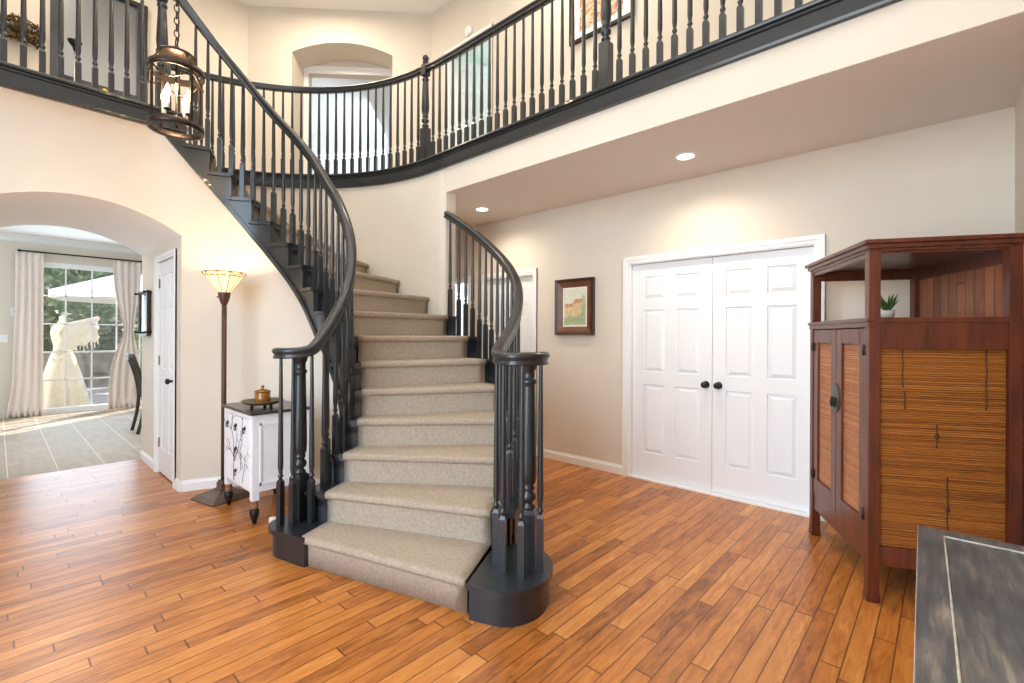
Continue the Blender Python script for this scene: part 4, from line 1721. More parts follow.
sphere(b, (LX - 0.065, LY - 0.03, 1.665), 0.008)
obj('switch', b, BRASS, fl)
SHADE = bpy.data.materials.new('leaded_cream_glass')
SHADE.use_nodes = True
t_ = SHADE.node_tree
b_ = t_.nodes['Principled BSDF']
b_.inputs['Base Color'].default_value = lin((250, 226, 176))
b_.inputs['Roughness'].default_value = 0.4
b_.inputs['Emission Color'].default_value = lin((255, 226, 168))
b_.inputs['Emission Strength'].default_value = 1.1
b = newbm()
n = 10
r0, r1, z0, z1 = 0.046, 0.158, 1.70, 1.862
rings = [[b.verts.new((LX + r * math.cos(2 * PI * i / n), LY + r * math.sin(2 * PI * i / n), z)) for i in range(n)] for r, z in ((r0, z0), (r1, z1))]
for i in range(n):
    b.faces.new((rings[0][i], rings[0][(i + 1) % n], rings[1][(i + 1) % n], rings[1][i]))
sh = obj('lamp_shade', b, SHADE, fl)
md = sh.modifiers.new('solid', 'SOLIDIFY')
md.thickness = 0.003
b = newbm()
for i in range(n):
    a = 2 * PI * i / n
    a2 = 2 * PI * (i + 1) / n
    p0 = (LX + r0 * math.cos(a), LY + r0 * math.sin(a), z0)
    p1 = (LX + r1 * math.cos(a), LY + r1 * math.sin(a), z1)
    tube(b, [p0, p1], 0.0026, 5)
    rb_ = 0.137
    for rr, zz in ((r1, z1), (rb_, z0 + (z1 - z0) * (rb_ - r0) / (r1 - r0))):
        tube(b, [(LX + rr * math.cos(a), LY + rr * math.sin(a), zz), (LX + rr * math.cos(a2), LY + rr * math.sin(a2), zz)], 0.0028, 5)
    am = (a + a2) / 2
    pts = []
    for j in range(7):
        u = j / 6
        aa = a + (a2 - a) * u
        rr = 0.1475 + 0.009 * math.cos(u * 2 * PI)
        c_ = math.cos(PI / n) / math.cos((u - 0.5) * 2 * PI / n)
        pts.append((LX + (rr * c_ + 0.002) * math.cos(aa), LY + (rr * c_ + 0.002) * math.sin(aa), z0 + (z1 - z0) * (rr - r0) / (r1 - r0)))
    tube(b, pts, 0.0024, 5)
obj('leading', b, BRASS, sh)
b = newbm()
sphere(b, (LX, LY, 1.765), 0.026, sc=(1, 1, 1.3))
obj('bulb', b, GLOW, fl)
lamp('torchiere_lamp', 'POINT', (LX, LY, 1.825), 6.5, (1.0, 0.76, 0.44), shadow_soft_size=0.03)

# small white plug-in device on the floor behind the starting step
b = newbm()
bbox_bev(b, -3.545, -3.495, 1.31, 1.35, 0.0, 0.055, 0.012, 3)
tag(obj('plug_adapter', b, mat('white_plastic', (236, 234, 230), 0.4)), 'small white plug adapter on the floor behind the left starting step', 'adapter')

# ------------------------------------------------------------------ hanging lantern
HX, HY = -3.43, 0.73
ZLB, ZLT = 2.585, 2.925
RLN = 0.140
lan = thing('hanging_lantern', 'lit round dark metal lantern hanging on a chain in the stairwell', 'lantern', (HX, HY, ZLB))
b = newbm()
for z in (ZLB, ZLT):
    b = newbm()
    lathe(b, [(RLN - 0.006, z - 0.002), (RLN + 0.004, z - 0.004), (RLN + 0.004, z + 0.034), (RLN - 0.006, z + 0.034), (RLN - 0.006, z - 0.002)], HX, HY, 40, caps=False)
    obj('ring', b, BRONZE, lan)
for i in range(4):
    a = PI * i / 2 + 0.35
    b = newbm()
    M = Matrix.Translation((HX, HY, 0)) @ Matrix.Rotation(a, 4, 'Z')
    box(b, RLN - 0.006, RLN + 0.002, -0.008, 0.008, ZLB, ZLT + 0.02, M)
    for z in (ZLB + 0.012, ZLT + 0.012):
        sphere(b, M @ Vector((RLN + 0.006, 0, z)), 0.007, 8)
    obj('upright', b, BRONZE, lan)
b = newbm()
for i in range(4):
    a = PI * i / 2 + 0.35
    pts = []
    for j in range(9):
        u = j / 8
        aa = a + PI / 2 * u
        pts.append((HX + (RLN - 0.004) * math.cos(aa), HY + (RLN - 0.004) * math.sin(aa), ZLT - 0.075 * math.sin(PI * u)))
    tube(b, pts, 0.005, 6)
obj('swag', b, BRONZE, lan)
b = newbm()
for i in range(4):
    a = PI * i / 2 + 0.35
    tube(b, [(HX, HY, ZLT + 0.125), (HX + 0.09 * math.cos(a), HY + 0.09 * math.sin(a), ZLT + 0.102), (HX + RLN * math.cos(a), HY + RLN * math.sin(a), ZLT + 0.018)], 0.0055, 6)
lathe(b, [(0.0, ZLT + 0.102), (0.095, ZLT + 0.102), (0.102, ZLT + 0.108), (0.095, ZLT + 0.118), (0.05, ZLT + 0.138), (0.018, ZLT + 0.146), (0.016, ZLT + 0.165), (0.0, ZLT + 0.167)], HX, HY, 28)
tube(b, [(HX + 0.026 * math.cos(2 * PI * i / 16), HY, ZLT + 0.192 + 0.03 * math.sin(2 * PI * i / 16)) for i in range(16)], 0.004, 6, closed=True)
obj('cap', b, BRONZE, lan)
b = newbm()
z = ZLT + 0.222
i = 0
while z < ZC - 0.03:
    d = Vector((1, 0, 0)) if i % 2 else Vector((0, 1, 0))
    tube(b, [Vector((HX, HY, z + 0.022)) + d * (0.013 * math.cos(2 * PI * k / 10)) + Vector((0, 0, 0.024 * math.sin(2 * PI * k / 10))) for k in range(10)], 0.0032, 5, closed=True)
    z += 0.038
    i += 1
tube(b, [(HX + 0.008, HY + 0.008, ZLT + 0.20), (HX + 0.01, HY + 0.006, 4.5), (HX + 0.008, HY + 0.008, ZC)], 0.003, 5)
lathe(b, [(0.06, ZC), (0.06, ZC - 0.012), (0.02, ZC - 0.03), (0.0, ZC - 0.03)], HX, HY, 20)
obj('chain', b, BRONZE, lan)
b = newbm()
zc = ZLB + 0.085
lathe(b, [(0.0, zc - 0.075), (0.008, zc - 0.07), (0.012, zc - 0.06), (0.006, zc - 0.05), (0.018, zc - 0.035), (0.022, zc - 0.015), (0.012, zc), (0.007, zc + 0.01), (0.007, ZLT + 0.104)], HX, HY, 16)
CAND = []
for i in range(4):
    a = PI * i / 2 + 0.75
    ex, ey = HX + 0.075 * math.cos(a), HY + 0.075 * math.sin(a)
    tube(b, [(HX + 0.01 * math.cos(a), HY + 0.01 * math.sin(a), zc - 0.02), (HX + 0.045 * math.cos(a), HY + 0.045 * math.sin(a), zc - 0.04), (ex, ey, zc - 0.02), (ex, ey, zc + 0.008)], 0.0045, 6)
    lathe(b, [(0.006, zc), (0.02, zc + 0.008), (0.021, zc + 0.012), (0.0, zc + 0.012)], ex, ey, 14)
    CAND.append((ex, ey))
obj('candelabra', b, BRONZE, lan)
CNDL = mat('candle_sleeve', (236, 226, 206), 0.5)
BULB = mat('flame_bulb', (255, 230, 190), 0.3, emit=(255, 222, 170), estr=14)
for ex, ey in CAND:
    b = newbm()
    lathe(b, [(0.011, zc + 0.011), (0.011, zc + 0.085), (0.0, zc + 0.085)], ex, ey, 12)
    cd = obj('candle', b, CNDL, lan)
    b = newbm()
    lathe(b, [(0.008, zc + 0.085), (0.015, zc + 0.105), (0.016, zc + 0.118), (0.010, zc + 0.14), (0.004, zc + 0.158), (0.0, zc + 0.163)], ex, ey, 12)
    obj('bulb', b, BULB, cd)
lamp('lantern_lamp', 'POINT', (HX, HY, zc + 0.2), 15, (1.0, 0.72, 0.42), shadow_soft_size=0.05)

# ------------------------------------------------------------------ pictures


def frame_rect(b, x0, x1, z0, z1, y, w, t0, t1):
    """four mitred bars between outer and inner rectangle, thickness t0..t1 towards -y"""
    o = [(x0, z0), (x1, z0), (x1, z1), (x0, z1)]
    i = [(x0 + w, z0 + w), (x1 - w, z0 + w), (x1 - w, z1 - w), (x0 + w, z1 - w)]
    vo0 = [b.verts.new((x, y, z)) for x, z in o]
    vo1 = [b.verts.new((x, y - t0, z)) for x, z in o]
    vi1 = [b.verts.new((x, y - t1, z)) for x, z in i]
    vi0 = [b.verts.new((x, y, z)) for x, z in i]
    for k in range(4):
        j = (k + 1) % 4
        b.faces.new((vo0[k], vo0[j], vo1[j], vo1[k]))
        b.faces.new((vo1[k], vo1[j], vi1[j], vi1[k]))
        b.faces.new((vi1[k], vi1[j], vi0[j], vi0[k]))
        b.faces.new((vi0[k], vi0[j], vo0[j], vo0[k]))


FRW = mat('walnut_frame', (112, 70, 46), 0.35, noise=0.25, nscale=12)
FRD = mat('dark_frame_edge', (66, 40, 28), 0.4)
pic = thing('framed_picture', 'wood-framed watercolour of pale houses on the hall wall beside the double doors', 'picture', (-2.875, YB, 1.36))
b = newbm()
frame_rect(b, -3.117, -2.634, 1.36, 1.952, YB, 0.035, 0.045, 0.03)
obj('outer_frame', b, FRD, pic)
b = newbm()
frame_rect(b, -3.083, -2.668, 1.394, 1.918, YB, 0.055, 0.036, 0.014)
obj('inner_frame', b, FRW, pic)
b = newbm()
box(b, -3.03, -2.721, YB - 0.013, YB - 0.004, 1.447, 1.865)
mt = obj('mount', b, mat('cream_mount', (240, 236, 224), 0.7), pic)
PAINTS = [mat('paint_wash_sky', (222, 224, 206), 0.8, noise=0.1, nscale=30), mat('paint_wash_ochre', (226, 196, 146), 0.8, noise=0.15, nscale=40), mat('paint_wash_rust', (198, 152, 122), 0.8, noise=0.2, nscale=40), mat('paint_wash_green', (168, 182, 142), 0.8, noise=0.3, nscale=50), mat('paint_wash_grey', (196, 190, 168), 0.8)]
shapes = [(0, [(-3.015, 1.462), (-2.736, 1.462), (-2.736, 1.85), (-3.015, 1.85)]),
          (4, [(-3.0, 1.60), (-2.74, 1.63), (-2.74, 1.70), (-2.83, 1.725), (-2.93, 1.69), (-3.0, 1.70)]),
          (1, [(-3.0, 1.54), (-2.90, 1.54), (-2.90, 1.66), (-3.0, 1.66)]), (2, [(-3.01, 1.655), (-2.89, 1.655), (-2.91, 1.69), (-2.985, 1.69)]),
          (1, [(-2.89, 1.53), (-2.745, 1.53), (-2.745, 1.70), (-2.89, 1.70)]), (2, [(-2.90, 1.695), (-2.738, 1.695), (-2.76, 1.74), (-2.87, 1.74)]),
          (4, [(-2.98, 1.58), (-2.96, 1.58), (-2.96, 1.62), (-2.98, 1.62)]), (4, [(-2.94, 1.58), (-2.92, 1.58), (-2.92, 1.62), (-2.94, 1.62)]),
          (4, [(-2.87, 1.63), (-2.845, 1.63), (-2.845, 1.67), (-2.87, 1.67)]), (4, [(-2.82, 1.63), (-2.795, 1.63), (-2.795, 1.67), (-2.82, 1.67)]), (4, [(-2.82, 1.56), (-2.795, 1.56), (-2.795, 1.60), (-2.82, 1.60)]),
          (3, [(-3.01, 1.47), (-2.742, 1.47), (-2.742, 1.56), (-2.80, 1.585), (-2.86, 1.55), (-2.93, 1.57), (-3.01, 1.545)]),
          (3, [(-2.79, 1.55), (-2.742, 1.55), (-2.742, 1.76), (-2.765, 1.79), (-2.785, 1.72)])]
for k, (ci, ptsx) in enumerate(shapes):
    b = newbm()
    b.faces.new([b.verts.new((x, YB - 0.0132 - 0.0002 * k, z)) for x, z in ptsx])
    obj('painted_shape', b, PAINTS[ci], mt)

up = thing('framed_painting', 'large black-framed colourful painting upstairs above the gallery railing', 'painting', (-2.6, YB, 4.425))
b = newbm()
frame_rect(b, -2.95, -2.20, 4.425, 5.40, YB, 0.035, 0.035, 0.03)
obj('frame', b, METALK, up)
b = newbm()
box(b, -2.917, -2.233, YB - 0.016, YB - 0.004, 4.458, 5.367)
obj('mount', b, mat('white_mount', (236, 234, 230), 0.7), up)
PT = bpy.data.materials.new('abstract_paint')
PT.use_nodes = True
t_ = PT.node_tree
b_ = t_.nodes['Principled BSDF']
tc = N(t_, 'ShaderNodeTexCoord')
vz = N(t_, 'ShaderNodeTexNoise')
vz.inputs['Scale'].default_value = 7
vz.inputs['Detail'].default_value = 4
vz.inputs['Distortion'].default_value = 1.6
t_.links.new(tc.outputs['Object'], vz.inputs['Vector'])
cc = ramp(t_, vz.outputs[0], [(0.28, (70, 66, 92)), (0.40, (196, 140, 130)), (0.48, (226, 196, 168)), (0.56, (200, 120, 72)), (0.64, (120, 128, 88)), (0.75, (230, 214, 196))])
t_.links.new(cc, b_.inputs['Base Color'])
b = newbm()
box(b, -2.83, -2.32, YB - 0.018, YB - 0.015, 4.53, 5.29)
obj('canvas', b, PT, up)

# smoke detector
sm = thing('smoke_detector', 'round white smoke detector on the upper wall above the open doorway', 'smoke detector', (-4.562, YB, 5.288))
b = newbm()
lathe(b, [(0.06, 0.0), (0.065, 0.006), (0.065, 0.022), (0.05, 0.034), (0.02, 0.036), (0.0, 0.036)], 0, 0, 24, Matrix.Translation((-4.562, YB, 5.288)) @ Matrix.Rotation(rad(90), 4, 'X'))
obj('housing', b, TRIMW, sm)
b = newbm()
lathe(b, [(0.016, 0.035), (0.016, 0.040), (0.0, 0.041)], 0, 0, 14, Matrix.Translation((-4.562, YB, 5.288)) @ Matrix.Rotation(rad(90), 4, 'X'))
obj('test_button', b, DOORW, sm)

# ------------------------------------------------------------------ upstairs landing: mirror, torch lamp, wall basket
XW = -7.079
mir = thing('wall_mirror', 'large mirror in a wide charcoal frame on the landing wall', 'mirror', (XW, 0.80, 4.07))
b = newbm()
y0, y1, z0, z1 = 0.375, 1.21, 4.09, 5.262
for (p, q, r, s) in ((y0, y0 + 0.10, z0, z1), (y1 - 0.10, y1, z0, z1), (y0 + 0.10, y1 - 0.10, z0, z0 + 0.065), (y0 + 0.10, y1 - 0.10, z1 - 0.05, z1)):
    bbox_bev(b, XW, XW + 0.05, p, q, r, s, 0.004)
obj('frame', b, BLACK, mir)
b = newbm()
box(b, XW + 0.004, XW + 0.012, y0 + 0.09, y1 - 0.09, z0 + 0.04, z1 - 0.04)
obj('glass', b, mat('mirror_glass', (140, 143, 147), 0.34, 1.0), mir)
tl = thing('torchiere', 'thin floor lamp with a small black bowl standing before the upstairs mirror', 'lamp', (-6.55, 0.530, ZU))
b = newbm()
lathe(b, [(0.13, ZU), (0.13, ZU + 0.012), (0.03, ZU + 0.03), (0.0, ZU + 0.03)], -6.55, 0.530, 20)
obj('base', b, METALK, tl)
b = newbm()
lathe(b, [(0.009, ZU + 0.02), (0.009, 4.27)], -6.55, 0.530, 10)
obj('pole', b, mat('brushed_steel', (186, 186, 188), 0.3, 0.7), tl)
b = newbm()
lathe(b, [(0.01, 4.23), (0.02, 4.27), (0.045, 4.30), (0.058, 4.325), (0.058, 4.333), (0.0, 4.32)], -6.55, 0.530, 24)
obj('lamp_shade', b, METALK, tl)
# low white cabinet with yellow flowers under the mirror
b = newbm()
bbox_bev(b, XW + 0.001, XW + 0.34, 0.55, 1.15, ZU, 3.74, 0.004)
lc = thing('low_cabinet', 'low white cabinet below the landing mirror', 'cabinet', (XW + 0.17, 0.85, ZU))
obj('body', b, TRIMW, lc)
b = newbm()
bbox_bev(b, XW + 0.001, XW + 0.36, 0.53, 1.17, 3.74, 3.765, 0.004)
obj('top_board', b, TRIMW, lc)
yf = thing('flower_pot', 'small white pot of yellow flowers on the low cabinet upstairs', 'flowers', (XW + 0.2, 0.82, 3.765))
b = newbm()
lathe(b, [(0.0, 3.765), (0.05, 3.765), (0.075, 3.95), (0.066, 3.95), (0.0, 3.93)], XW + 0.2, 0.82, 20)
obj('pot', b, TRIMW, yf)
b = newbm()
for i in range(26):
    a = random.uniform(0, 2 * PI)
    r = random.uniform(0, 0.075)
    sphere(b, (XW + 0.2 + r * math.cos(a), 0.82 + r * math.sin(a), 3.97 + random.uniform(0, 0.06) + 0.03 * (1 - r / 0.075)), 0.02, 8)
obj('blossoms', b, mat('yellow_petals', (232, 196, 40), 0.6), yf)
wb = thing('wall_basket', 'black wire wall basket of dried leaves on the landing wall', 'basket', (XW + 0.1, 0.14, 4.35))
b = newbm()
rows_b = []
for zi, rr in ((4.35, 0.12), (4.42, 0.145), (4.50, 0.165)):
    pts = [(XW + 0.012 + rr * 1.0 * max(0, math.sin(PI * i / 12)), 0.16 - rr * math.cos(PI * i / 12), zi) for i in range(13)]
    tube(b, pts, 0.006, 5)
    rows_b.append(pts)
for i in range(0, 13):
    tube(b, [rows_b[0][i], rows_b[1][i], rows_b[2][i]], 0.004, 5)
pts = [(XW + 0.02, 0.16 - 0.165 * math.cos(PI * i / 10), 4.50 + 0.12 * math.sin(PI * i / 10)) for i in range(11)]
tube(b, pts, 0.006, 5)
obj('wire_frame', b, METALK, wb)
b = newbm()
for i in range(420):
    a = random.uniform(0, PI)
    r = 0.15 * math.sqrt(random.random())
    c = Vector((XW + 0.02 + r * math.sin(a), 0.16 - r * math.cos(a), random.uniform(4.36, 4.56)))
    d = Vector((random.uniform(-1, 1), random.uniform(-1, 1), random.uniform(-0.3, 1))).normalized() * 0.05
    s = Vector((random.uniform(-1, 1), random.uniform(-1, 1), random.uniform(-1, 1))).normalized() * 0.015
    b.faces.new([b.verts.new(c), b.verts.new(c + d * 0.5 + s), b.verts.new(c + d), b.verts.new(c + d * 0.5 - s)])
obj('dried_leaves', b, mat('dried_leaf', (112, 88, 48), 0.8, noise=0.6, nscale=18), wb)

# bedroom dresser seen through the alcove doorway
MB_ = MD
dp = MB_ @ Vector((1.55, 3.2, ZU))
dres = thing('dresser', 'pale dresser against the far wall of the room behind the alcove doorway', 'dresser', dp)
b = newbm()
box(b, 0.9, 2.2, 3.05, 3.55, ZU + 0.06, ZU + 0.86, MB_)
obj('body', b, mat('pale_grey_wood', (196, 200, 206), 0.5), dres)
for i in range(3):
    for k in range(2):
        b = newbm()
        box(b, 0.93 + 0.62 * k, 1.53 + 0.62 * k, 3.035, 3.06, ZU + 0.10 + 0.25 * i, ZU + 0.33 + 0.25 * i, MB_)
        o = obj('drawer', b, mat('pale_drawer', (206, 210, 216), 0.5), dres)
        b = newbm()
        box(b, 1.15 + 0.62 * k, 1.31 + 0.62 * k, 3.015, 3.036, ZU + 0.21 + 0.25 * i, ZU + 0.225 + 0.25 * i, MB_)
        obj('handle', b, METALK, o)

# ------------------------------------------------------------------ dining room: patio door, curtains, chair, mirror
XWN = -11.05
b = newbm()
for (y0, y1, z0, z1) in ((0.40, 0.46, 0.0, 2.54), (2.36, 2.42, 0.0, 2.54), (0.40, 2.42, 2.46, 2.54), (0.40, 2.42, 0.0, 0.09)):
    box(b, XWN - 0.10, XWN + 0.015, y0, y1, z0, z1)
wn2 = struct('window_2', b, TRIMW)
b = newbm()
for i in range(1, 6):
    y = 0.46 + 1.48 * i / 4.4 - 0.01
    box(b, XWN - 0.062, XWN - 0.038, y, y + 0.022, 0.09, 2.46)
for i in range(1, 5):
    z = 0.09 + (2.46 - 0.09) * i / 5
    box(b, XWN - 0.062, XWN - 0.038, 0.46, 2.36, z - 0.011, z + 0.011)
obj('muntins', b, TRIMW, wn2)
GL = bpy.data.materials.new('clear_glass')
GL.use_nodes = True
t_ = GL.node_tree
t_.nodes.clear()
o_ = N(t_, 'ShaderNodeOutputMaterial')
mx = N(t_, 'ShaderNodeMixShader')
tr = N(t_, 'ShaderNodeBsdfTransparent')
gs = N(t_, 'ShaderNodeBsdfGlossy')
gs.inputs['Roughness'].default_value = 0.02
mx.inputs[0].default_value = 0.07
t_.links.new(tr.outputs[0], mx.inputs[1])
t_.links.new(gs.outputs[0], mx.inputs[2])
t_.links.new(mx.outputs[0], o_.inputs[0])
b = newbm()
box(b, XWN - 0.052, XWN - 0.048, 0.46, 2.36, 0.09, 2.46)
obj('glass', b, GL, wn2)
# curtain rod
rod = thing('curtain_rod', 'thin dark curtain rod above the patio door', 'curtain rod', (XWN + 0.07, 1.1, 2.67))
b = newbm()
tube(b, [(XWN + 0.075, 0.24, 2.685), (XWN + 0.075, 2.5, 2.685)], 0.013, 10)
obj('rod', b, METALK, rod)
for y in (0.24, 2.5):
    b = newbm()
    sphere(b, (XWN + 0.075, y, 2.685), 0.022)
    obj('finial', b, METALK, rod)
for y in (0.30, 2.46):
    b = newbm()
    tube(b, [(XWN, y, 2.64), (XWN + 0.075, y, 2.665)], 0.008, 8)
    obj('bracket', b, METALK, rod)


def curtain(name, label, ya, yb, tie=None, seed=0):
    """hanging folds between ya and yb; tie = (z, y, half width) gathers it at a height"""
    b = newbm()
    rows = []
    nz, ny = 26, 56
    for i in range(nz + 1):
        z = 2.665 - (2.665 - 0.012) * i / nz
        row = []
        for j in range(ny + 1):
            u = j / ny
            y = ya + (yb - ya) * u
            if tie:
                tz, ty, th = tie
                g = math.exp(-((z - tz) / 0.55) ** 2) if z > tz else math.exp(-((z - tz) / 0.42) ** 2)
                y = y + (ty + (u - 0.5) * 2 * th - y) * g
                if z < tz:
                    y -= (tz - z) * 0.05 * (1 - u)
            if not tie:
                y -= max(0, 2.0 - z) * 0.022 * (1 - u)
            if not tie and z < 0.55:
                y -= (0.55 - z) * 0.10 * (1 - u)
            fold = 0.015 * math.sin(u * 2 * PI * 4 + seed) + 0.005 * math.sin(u * 31 + z * 2)
            if z < 0.12:
                fold += (0.12 - z) * 0.35 * (1 + math.sin(u * 40))
            row.append(Vector((XWN + 0.085 + fold, y, z)))
        rows.append(row)
    grid(b, rows, smooth=True)
    t = thing(name, label, 'curtain', (XWN + 0.07, (ya + yb) / 2, 0))
    o = obj('drape', b, CURT, t)
    s = o.modifiers.new('solid', 'SOLIDIFY')
    s.thickness = 0.004
    if tie:
        b = newbm()
        tz, ty, th = tie
        tube(b, [(XWN + 0.075 + 0.05 * math.cos(2 * PI * i / 14), ty + (th + 0.012) * math.sin(2 * PI * i / 14), tz + 0.01 * math.cos(2 * PI * i / 14)) for i in range(14)], 0.012, 6, closed=True)
        obj('tieback', b, CURT, t)


CURT = mat('pale_pink_curtain', (236, 224, 216), 0.9, noise=0.03, nscale=20)
curtain('curtain', 'pale curtain hanging straight on the left of the patio door', 0.20, 0.52, None, 0.4)
curtain('curtain', 'pale curtain tied at the waist on the right of the patio door', 1.40, 1.80, (1.42, 1.62, 0.075), 1.7)
# thermostat and switch
th = thing('thermostat', 'small white thermostat with a greenish screen left of the patio door', 'thermostat', (XWN, 0.165, 1.66))
b = newbm()
bbox_bev(b, XWN, XWN + 0.025, 0.155, 0.275, 1.635, 1.765, 0.005)
obj('housing', b, TRIMW, th)
b = newbm()
box(b, XWN + 0.025, XWN + 0.027, 0.185, 0.245, 1.675, 1.735)
obj('screen', b, mat('lcd_green', (150, 170, 140), 0.4), th)
sw = thing('light_switch', 'white light switch plate low on the wall left of the patio door', 'switch', (XWN, 0.05, 1.21))
b = newbm()
bbox_bev(b, XWN, XWN + 0.008, 0.01, 0.12, 1.21, 1.33, 0.003)
obj('plate', b, TRIMW, sw)
b = newbm()
box(b, XWN + 0.008, XWN + 0.014, 0.045, 0.085, 1.24, 1.30)
obj('rocker', b, DOORW, sw)
# wall mirror on the passage wall
pm = thing('pivot_mirror', 'small dark-framed mirror held by brackets on the passage wall beside the closet door', 'mirror', (-6.18, ARC_Y1, 1.30))
b = newbm()
frame_rect(b, -6.40, -5.97, 1.33, 1.80, ARC_Y1 - 0.012, 0.03, 0.028, 0.022)
obj('frame', b, BLACK, pm)
b = newbm()
box(b, -6.375, -5.995, ARC_Y1 - 0.024, ARC_Y1 - 0.014, 1.355, 1.775)
obj('glass', b, mat('passage_mirror_glass', (200, 206, 212), 0.05, 1.0), pm)
b = newbm()
for x in (-6.40, -5.97):
    for z in (1.37, 1.78):
        tube(b, [(x, ARC_Y1, z), (x, ARC_Y1 - 0.06, z)], 0.009, 8)
        sphere(b, (x, ARC_Y1 - 0.062, z), 0.013)
obj('bracket', b, METALK, pm)
# dining chair: tall curved back to the camera, seat hidden behind the passage wall
chx, chy = -8.20, 1.285
ch = thing('dining_chair', 'dark wooden dining chair with a tall curved back, half hidden by the passage wall', 'chair', (chx, chy + 0.25, 0))
CHW = mat('dark_chair_wood', (62, 52, 46), 0.4, noise=0.15)


def rear_y(z):
    return chy + 0.095 * math.sin(z / 1.05 * PI) - 0.05 * (z / 1.05)


for x in (-0.20, 0.20):
    b = newbm()
    rows = [(chx + x, rear_y(1.06 * i / 14), 1.06 * i / 14) for i in range(15)]
    tube(b, rows, 0.021, 8)
    obj('back_post', b, CHW, ch)
for i in range(5):
    b = newbm()
    x = -0.13 + 0.065 * i
    tube(b, [(chx + x, rear_y(0.48 + 0.54 * k / 8), 0.48 + 0.54 * k / 8) for k in range(9)], 0.011, 6)
    obj('back_slat', b, CHW, ch)
b = newbm()
sweep(b, [(chx - 0.21, rear_y(1.04), 1.04), (chx, rear_y(1.04) - 0.02, 1.04), (chx + 0.21, rear_y(1.04), 1.04)], [(-0.014, -0.045), (0.014, -0.045), (0.016, 0.03), (0, 0.04), (-0.016, 0.03)])
obj('top_rail', b, CHW, ch)
b = newbm()
bbox_bev(b, chx - 0.23, chx + 0.23, chy + 0.10, chy + 0.56, 0.42, 0.47, 0.012)
obj('seat', b, CHW, ch)
for x in (-0.19, 0.19):
    b = newbm()
    tube(b, [(chx + x, chy + 0.52, 0.425), (chx + x, chy + 0.53, 0.0)], [0.022, 0.016], 8)
    obj('front_leg', b, CHW, ch)

# ------------------------------------------------------------------ garden behind the patio door
PATIO = mat('patio_concrete', (150, 144, 136), 0.8, noise=0.15, nscale=4)
b = newbm()
box(b, -27.4, -11.4, -8, 14, -0.14, -0.02)
struct('ground_patio', b, PATIO)
dr_ = thing('dress_form', 'cream gown and fringed shawl on a dress form outside the patio door', 'dress', (-11.72, 0.80, -0.02))
DX, DY = -11.72, 0.80
b = newbm()
rings = []
n = 40
prof = [(0.36, 0.0), (0.35, 0.10), (0.31, 0.35), (0.25, 0.65), (0.17, 0.95), (0.115, 1.10), (0.12, 1.16), (0.15, 1.30), (0.16, 1.40), (0.135, 1.50), (0.07, 1.56), (0.045, 1.60), (0.045, 1.68), (0.0, 1.70)]
for r, z in prof:
    ring = []
    for i in range(n):
        a = 2 * PI * i / n
        rr = r * (1 + (0.09 * math.sin(a * 9 + z) * max(0, (1.05 - z)) if z < 1.05 else 0))
        ring.append(b.verts.new((DX + rr * 0.85 * math.cos(a), DY + rr * math.sin(a), z - 0.02)))
    rings.append(ring)
for p, q in zip(rings, rings[1:]):
    for i in range(n):
        f = b.faces.new((p[i], p[(i + 1) % n], q[(i + 1) % n], q[i]))
        f.smooth = True
GOWN = mat('cream_gown', (236, 226, 200), 0.8, noise=0.06, nscale=20)
obj('gown', b, GOWN, dr_)
b = newbm()
rows = []
for i in range(13):
    u = i / 12
    row = []
    for j in range(9):
        v = j / 8
        y = DY - 0.02 + 0.50 * u + 0.02 * math.sin(j * 2)
        ztop = 1.52 + 0.16 * u
        zbot = 0.95 + 0.28 * u + 0.04 * math.sin(i * 2.1)
        row.append(Vector((DX + 0.19 - 0.10 * u + 0.02 * math.sin(i * 1.7 + j), y - 0.10 * v * (1 - u), ztop + (zbot - ztop) * v)))
    rows.append(row)
grid(b, rows, smooth=True)
for i in range(0, 13):
    p = rows[i][8]
    for k in range(3):
        tube(b, [p, p + Vector((0.005, 0.012 * (k - 1), -0.06 - 0.02 * ((i + k) % 3)))], 0.004, 4)
s_ = obj('shawl', b, mat('ivory_shawl', (240, 232, 212), 0.9, noise=0.1, nscale=50), dr_)
md = s_.modifiers.new('solid', 'SOLIDIFY')
md.thickness = 0.004
# patio umbrella
um = thing('patio_umbrella', 'large white patio umbrella in the garden', 'umbrella', (-14.4, 2.45, -0.02))
b = newbm()
n = 8
ux, uy = -14.4, 2.45
ap = b.verts.new((ux, uy, 2.95))
rim = [b.verts.new((ux + 1.75 * math.cos(2 * PI * i / n + 0.2), uy + 1.75 * math.sin(2 * PI * i / n + 0.2), 2.28)) for i in range(n)]
rim2 = [b.verts.new((v.co.x, v.co.y, 2.12)) for v in rim]
for i in range(n):
    b.faces.new((ap, rim[i], rim[(i + 1) % n]))
    b.faces.new((rim[i], rim2[i], rim2[(i + 1) % n], rim[(i + 1) % n]))
cn = obj('canopy', b, mat('white_canvas', (240, 240, 236), 0.8), um)
md = cn.modifiers.new('solid', 'SOLIDIFY')
md.thickness = 0.01
b = newbm()
lathe(b, [(0.03, -0.02), (0.03, 2.9)], ux, uy, 12)
obj('pole', b, METALK, um)
b = newbm()
lathe(b, [(0.28, -0.02), (0.28, 0.05), (0.06, 0.09), (0.05, 0.3)], ux, uy, 20)
obj('base', b, METALK, um)
# garden wall and plants behind
b = newbm()
box(b, -16.7, -16.4, -6, 12, -0.02, 0.85)
struct('wall_garden', b, mat('garden_stone', (146, 136, 122), 0.9, noise=0.35, nscale=4))


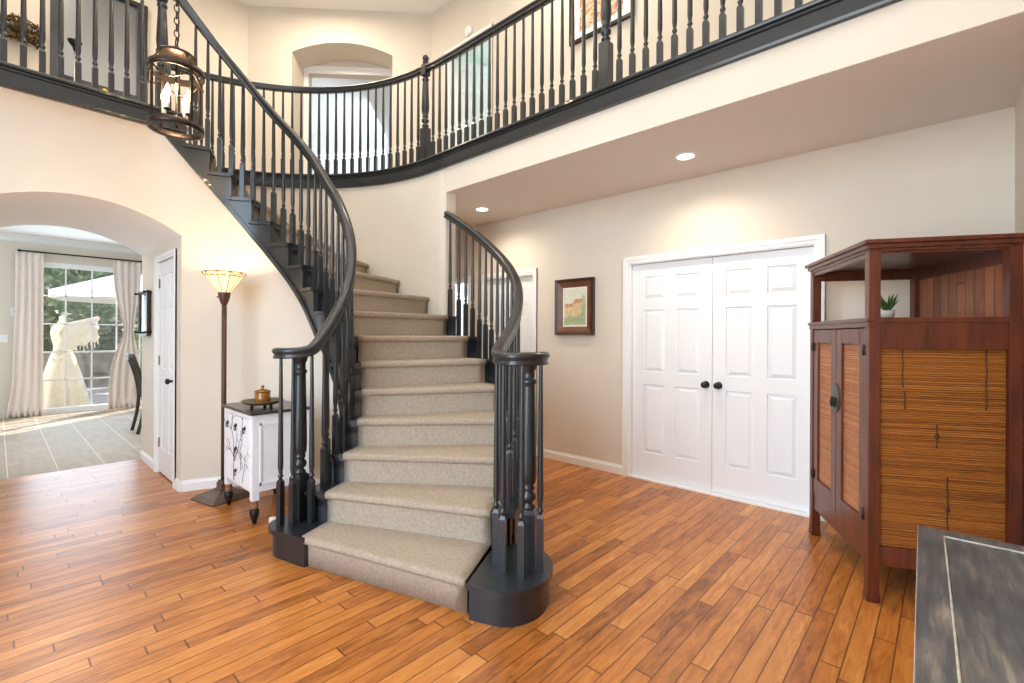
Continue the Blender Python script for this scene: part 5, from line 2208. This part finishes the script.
b = newbm()
box(b, -27.3, -27.0, -8, 14, -0.02, 4.2)
struct('wall_garden_back', b, mat('hedge_green', (92, 104, 66), 0.9, noise=0.5, nscale=2.5, bump=0.8, bscale=8))


def bush(name, label, cat, x, y, z0, r, h, n, cols, seed, trunk=None):
    random.seed(seed)
    t = thing(name, label, cat, (x, y, z0))
    b = newbm()
    for i in range(n):
        a = random.uniform(0, 2 * PI)
        ph = random.uniform(-0.9, 1)
        rr = random.uniform(0.6, 1.0)
        c = Vector((x + r * rr * math.cos(a) * math.sqrt(1 - ph * ph * 0.9), y + r * rr * math.sin(a) * math.sqrt(1 - ph * ph * 0.9), z0 + h * (0.5 + 0.5 * ph * rr) + (trunk or 0)))
        d = Vector((random.uniform(-1, 1), random.uniform(-1, 1), random.uniform(-0.6, 0.6))).normalized() * random.uniform(0.09, 0.19)
        s = d.cross(Vector((random.uniform(-1, 1), random.uniform(-1, 1), random.uniform(-1, 1)))).normalized() * d.length * 0.45
        b.faces.new([b.verts.new(c - d), b.verts.new(c + s), b.verts.new(c + d), b.verts.new(c - s)])
    obj('foliage', b, mat(name + '_leaf', cols, 0.6, noise=0.45, nscale=3), t)
    b = newbm()
    tube(b, [(x, y, z0), (x + 0.05, y, z0 + (trunk or 0) + h * 0.5)], [0.09, 0.05] if trunk else [0.04, 0.03], 8)
    obj('trunk', b, mat(name + '_bark', (86, 70, 56), 0.9), t)
    random.seed(7)


bush('shrub', 'dense dark green shrub behind the garden wall, left half of the patio door view', 'shrub', -18.2, 0.75, -0.02, 0.85, 2.2, 1500, (84, 104, 58), 1)
bush('shrub', 'olive green shrub behind the garden wall, right half of the patio door view', 'shrub', -18.2, 2.85, -0.02, 0.85, 2.0, 1500, (98, 108, 66), 2)
bush('shrub', 'bright green shrub glimpsed past the right curtain', 'shrub', -15.7, 2.75, -0.02, 0.45, 1.7, 800, (124, 160, 72), 3)
bush('tree', 'leafy tree standing beyond the shrubs in the garden', 'tree', -23.6, 2.4, -0.02, 3.2, 4.2, 5200, (108, 128, 76), 5, trunk=1.5)
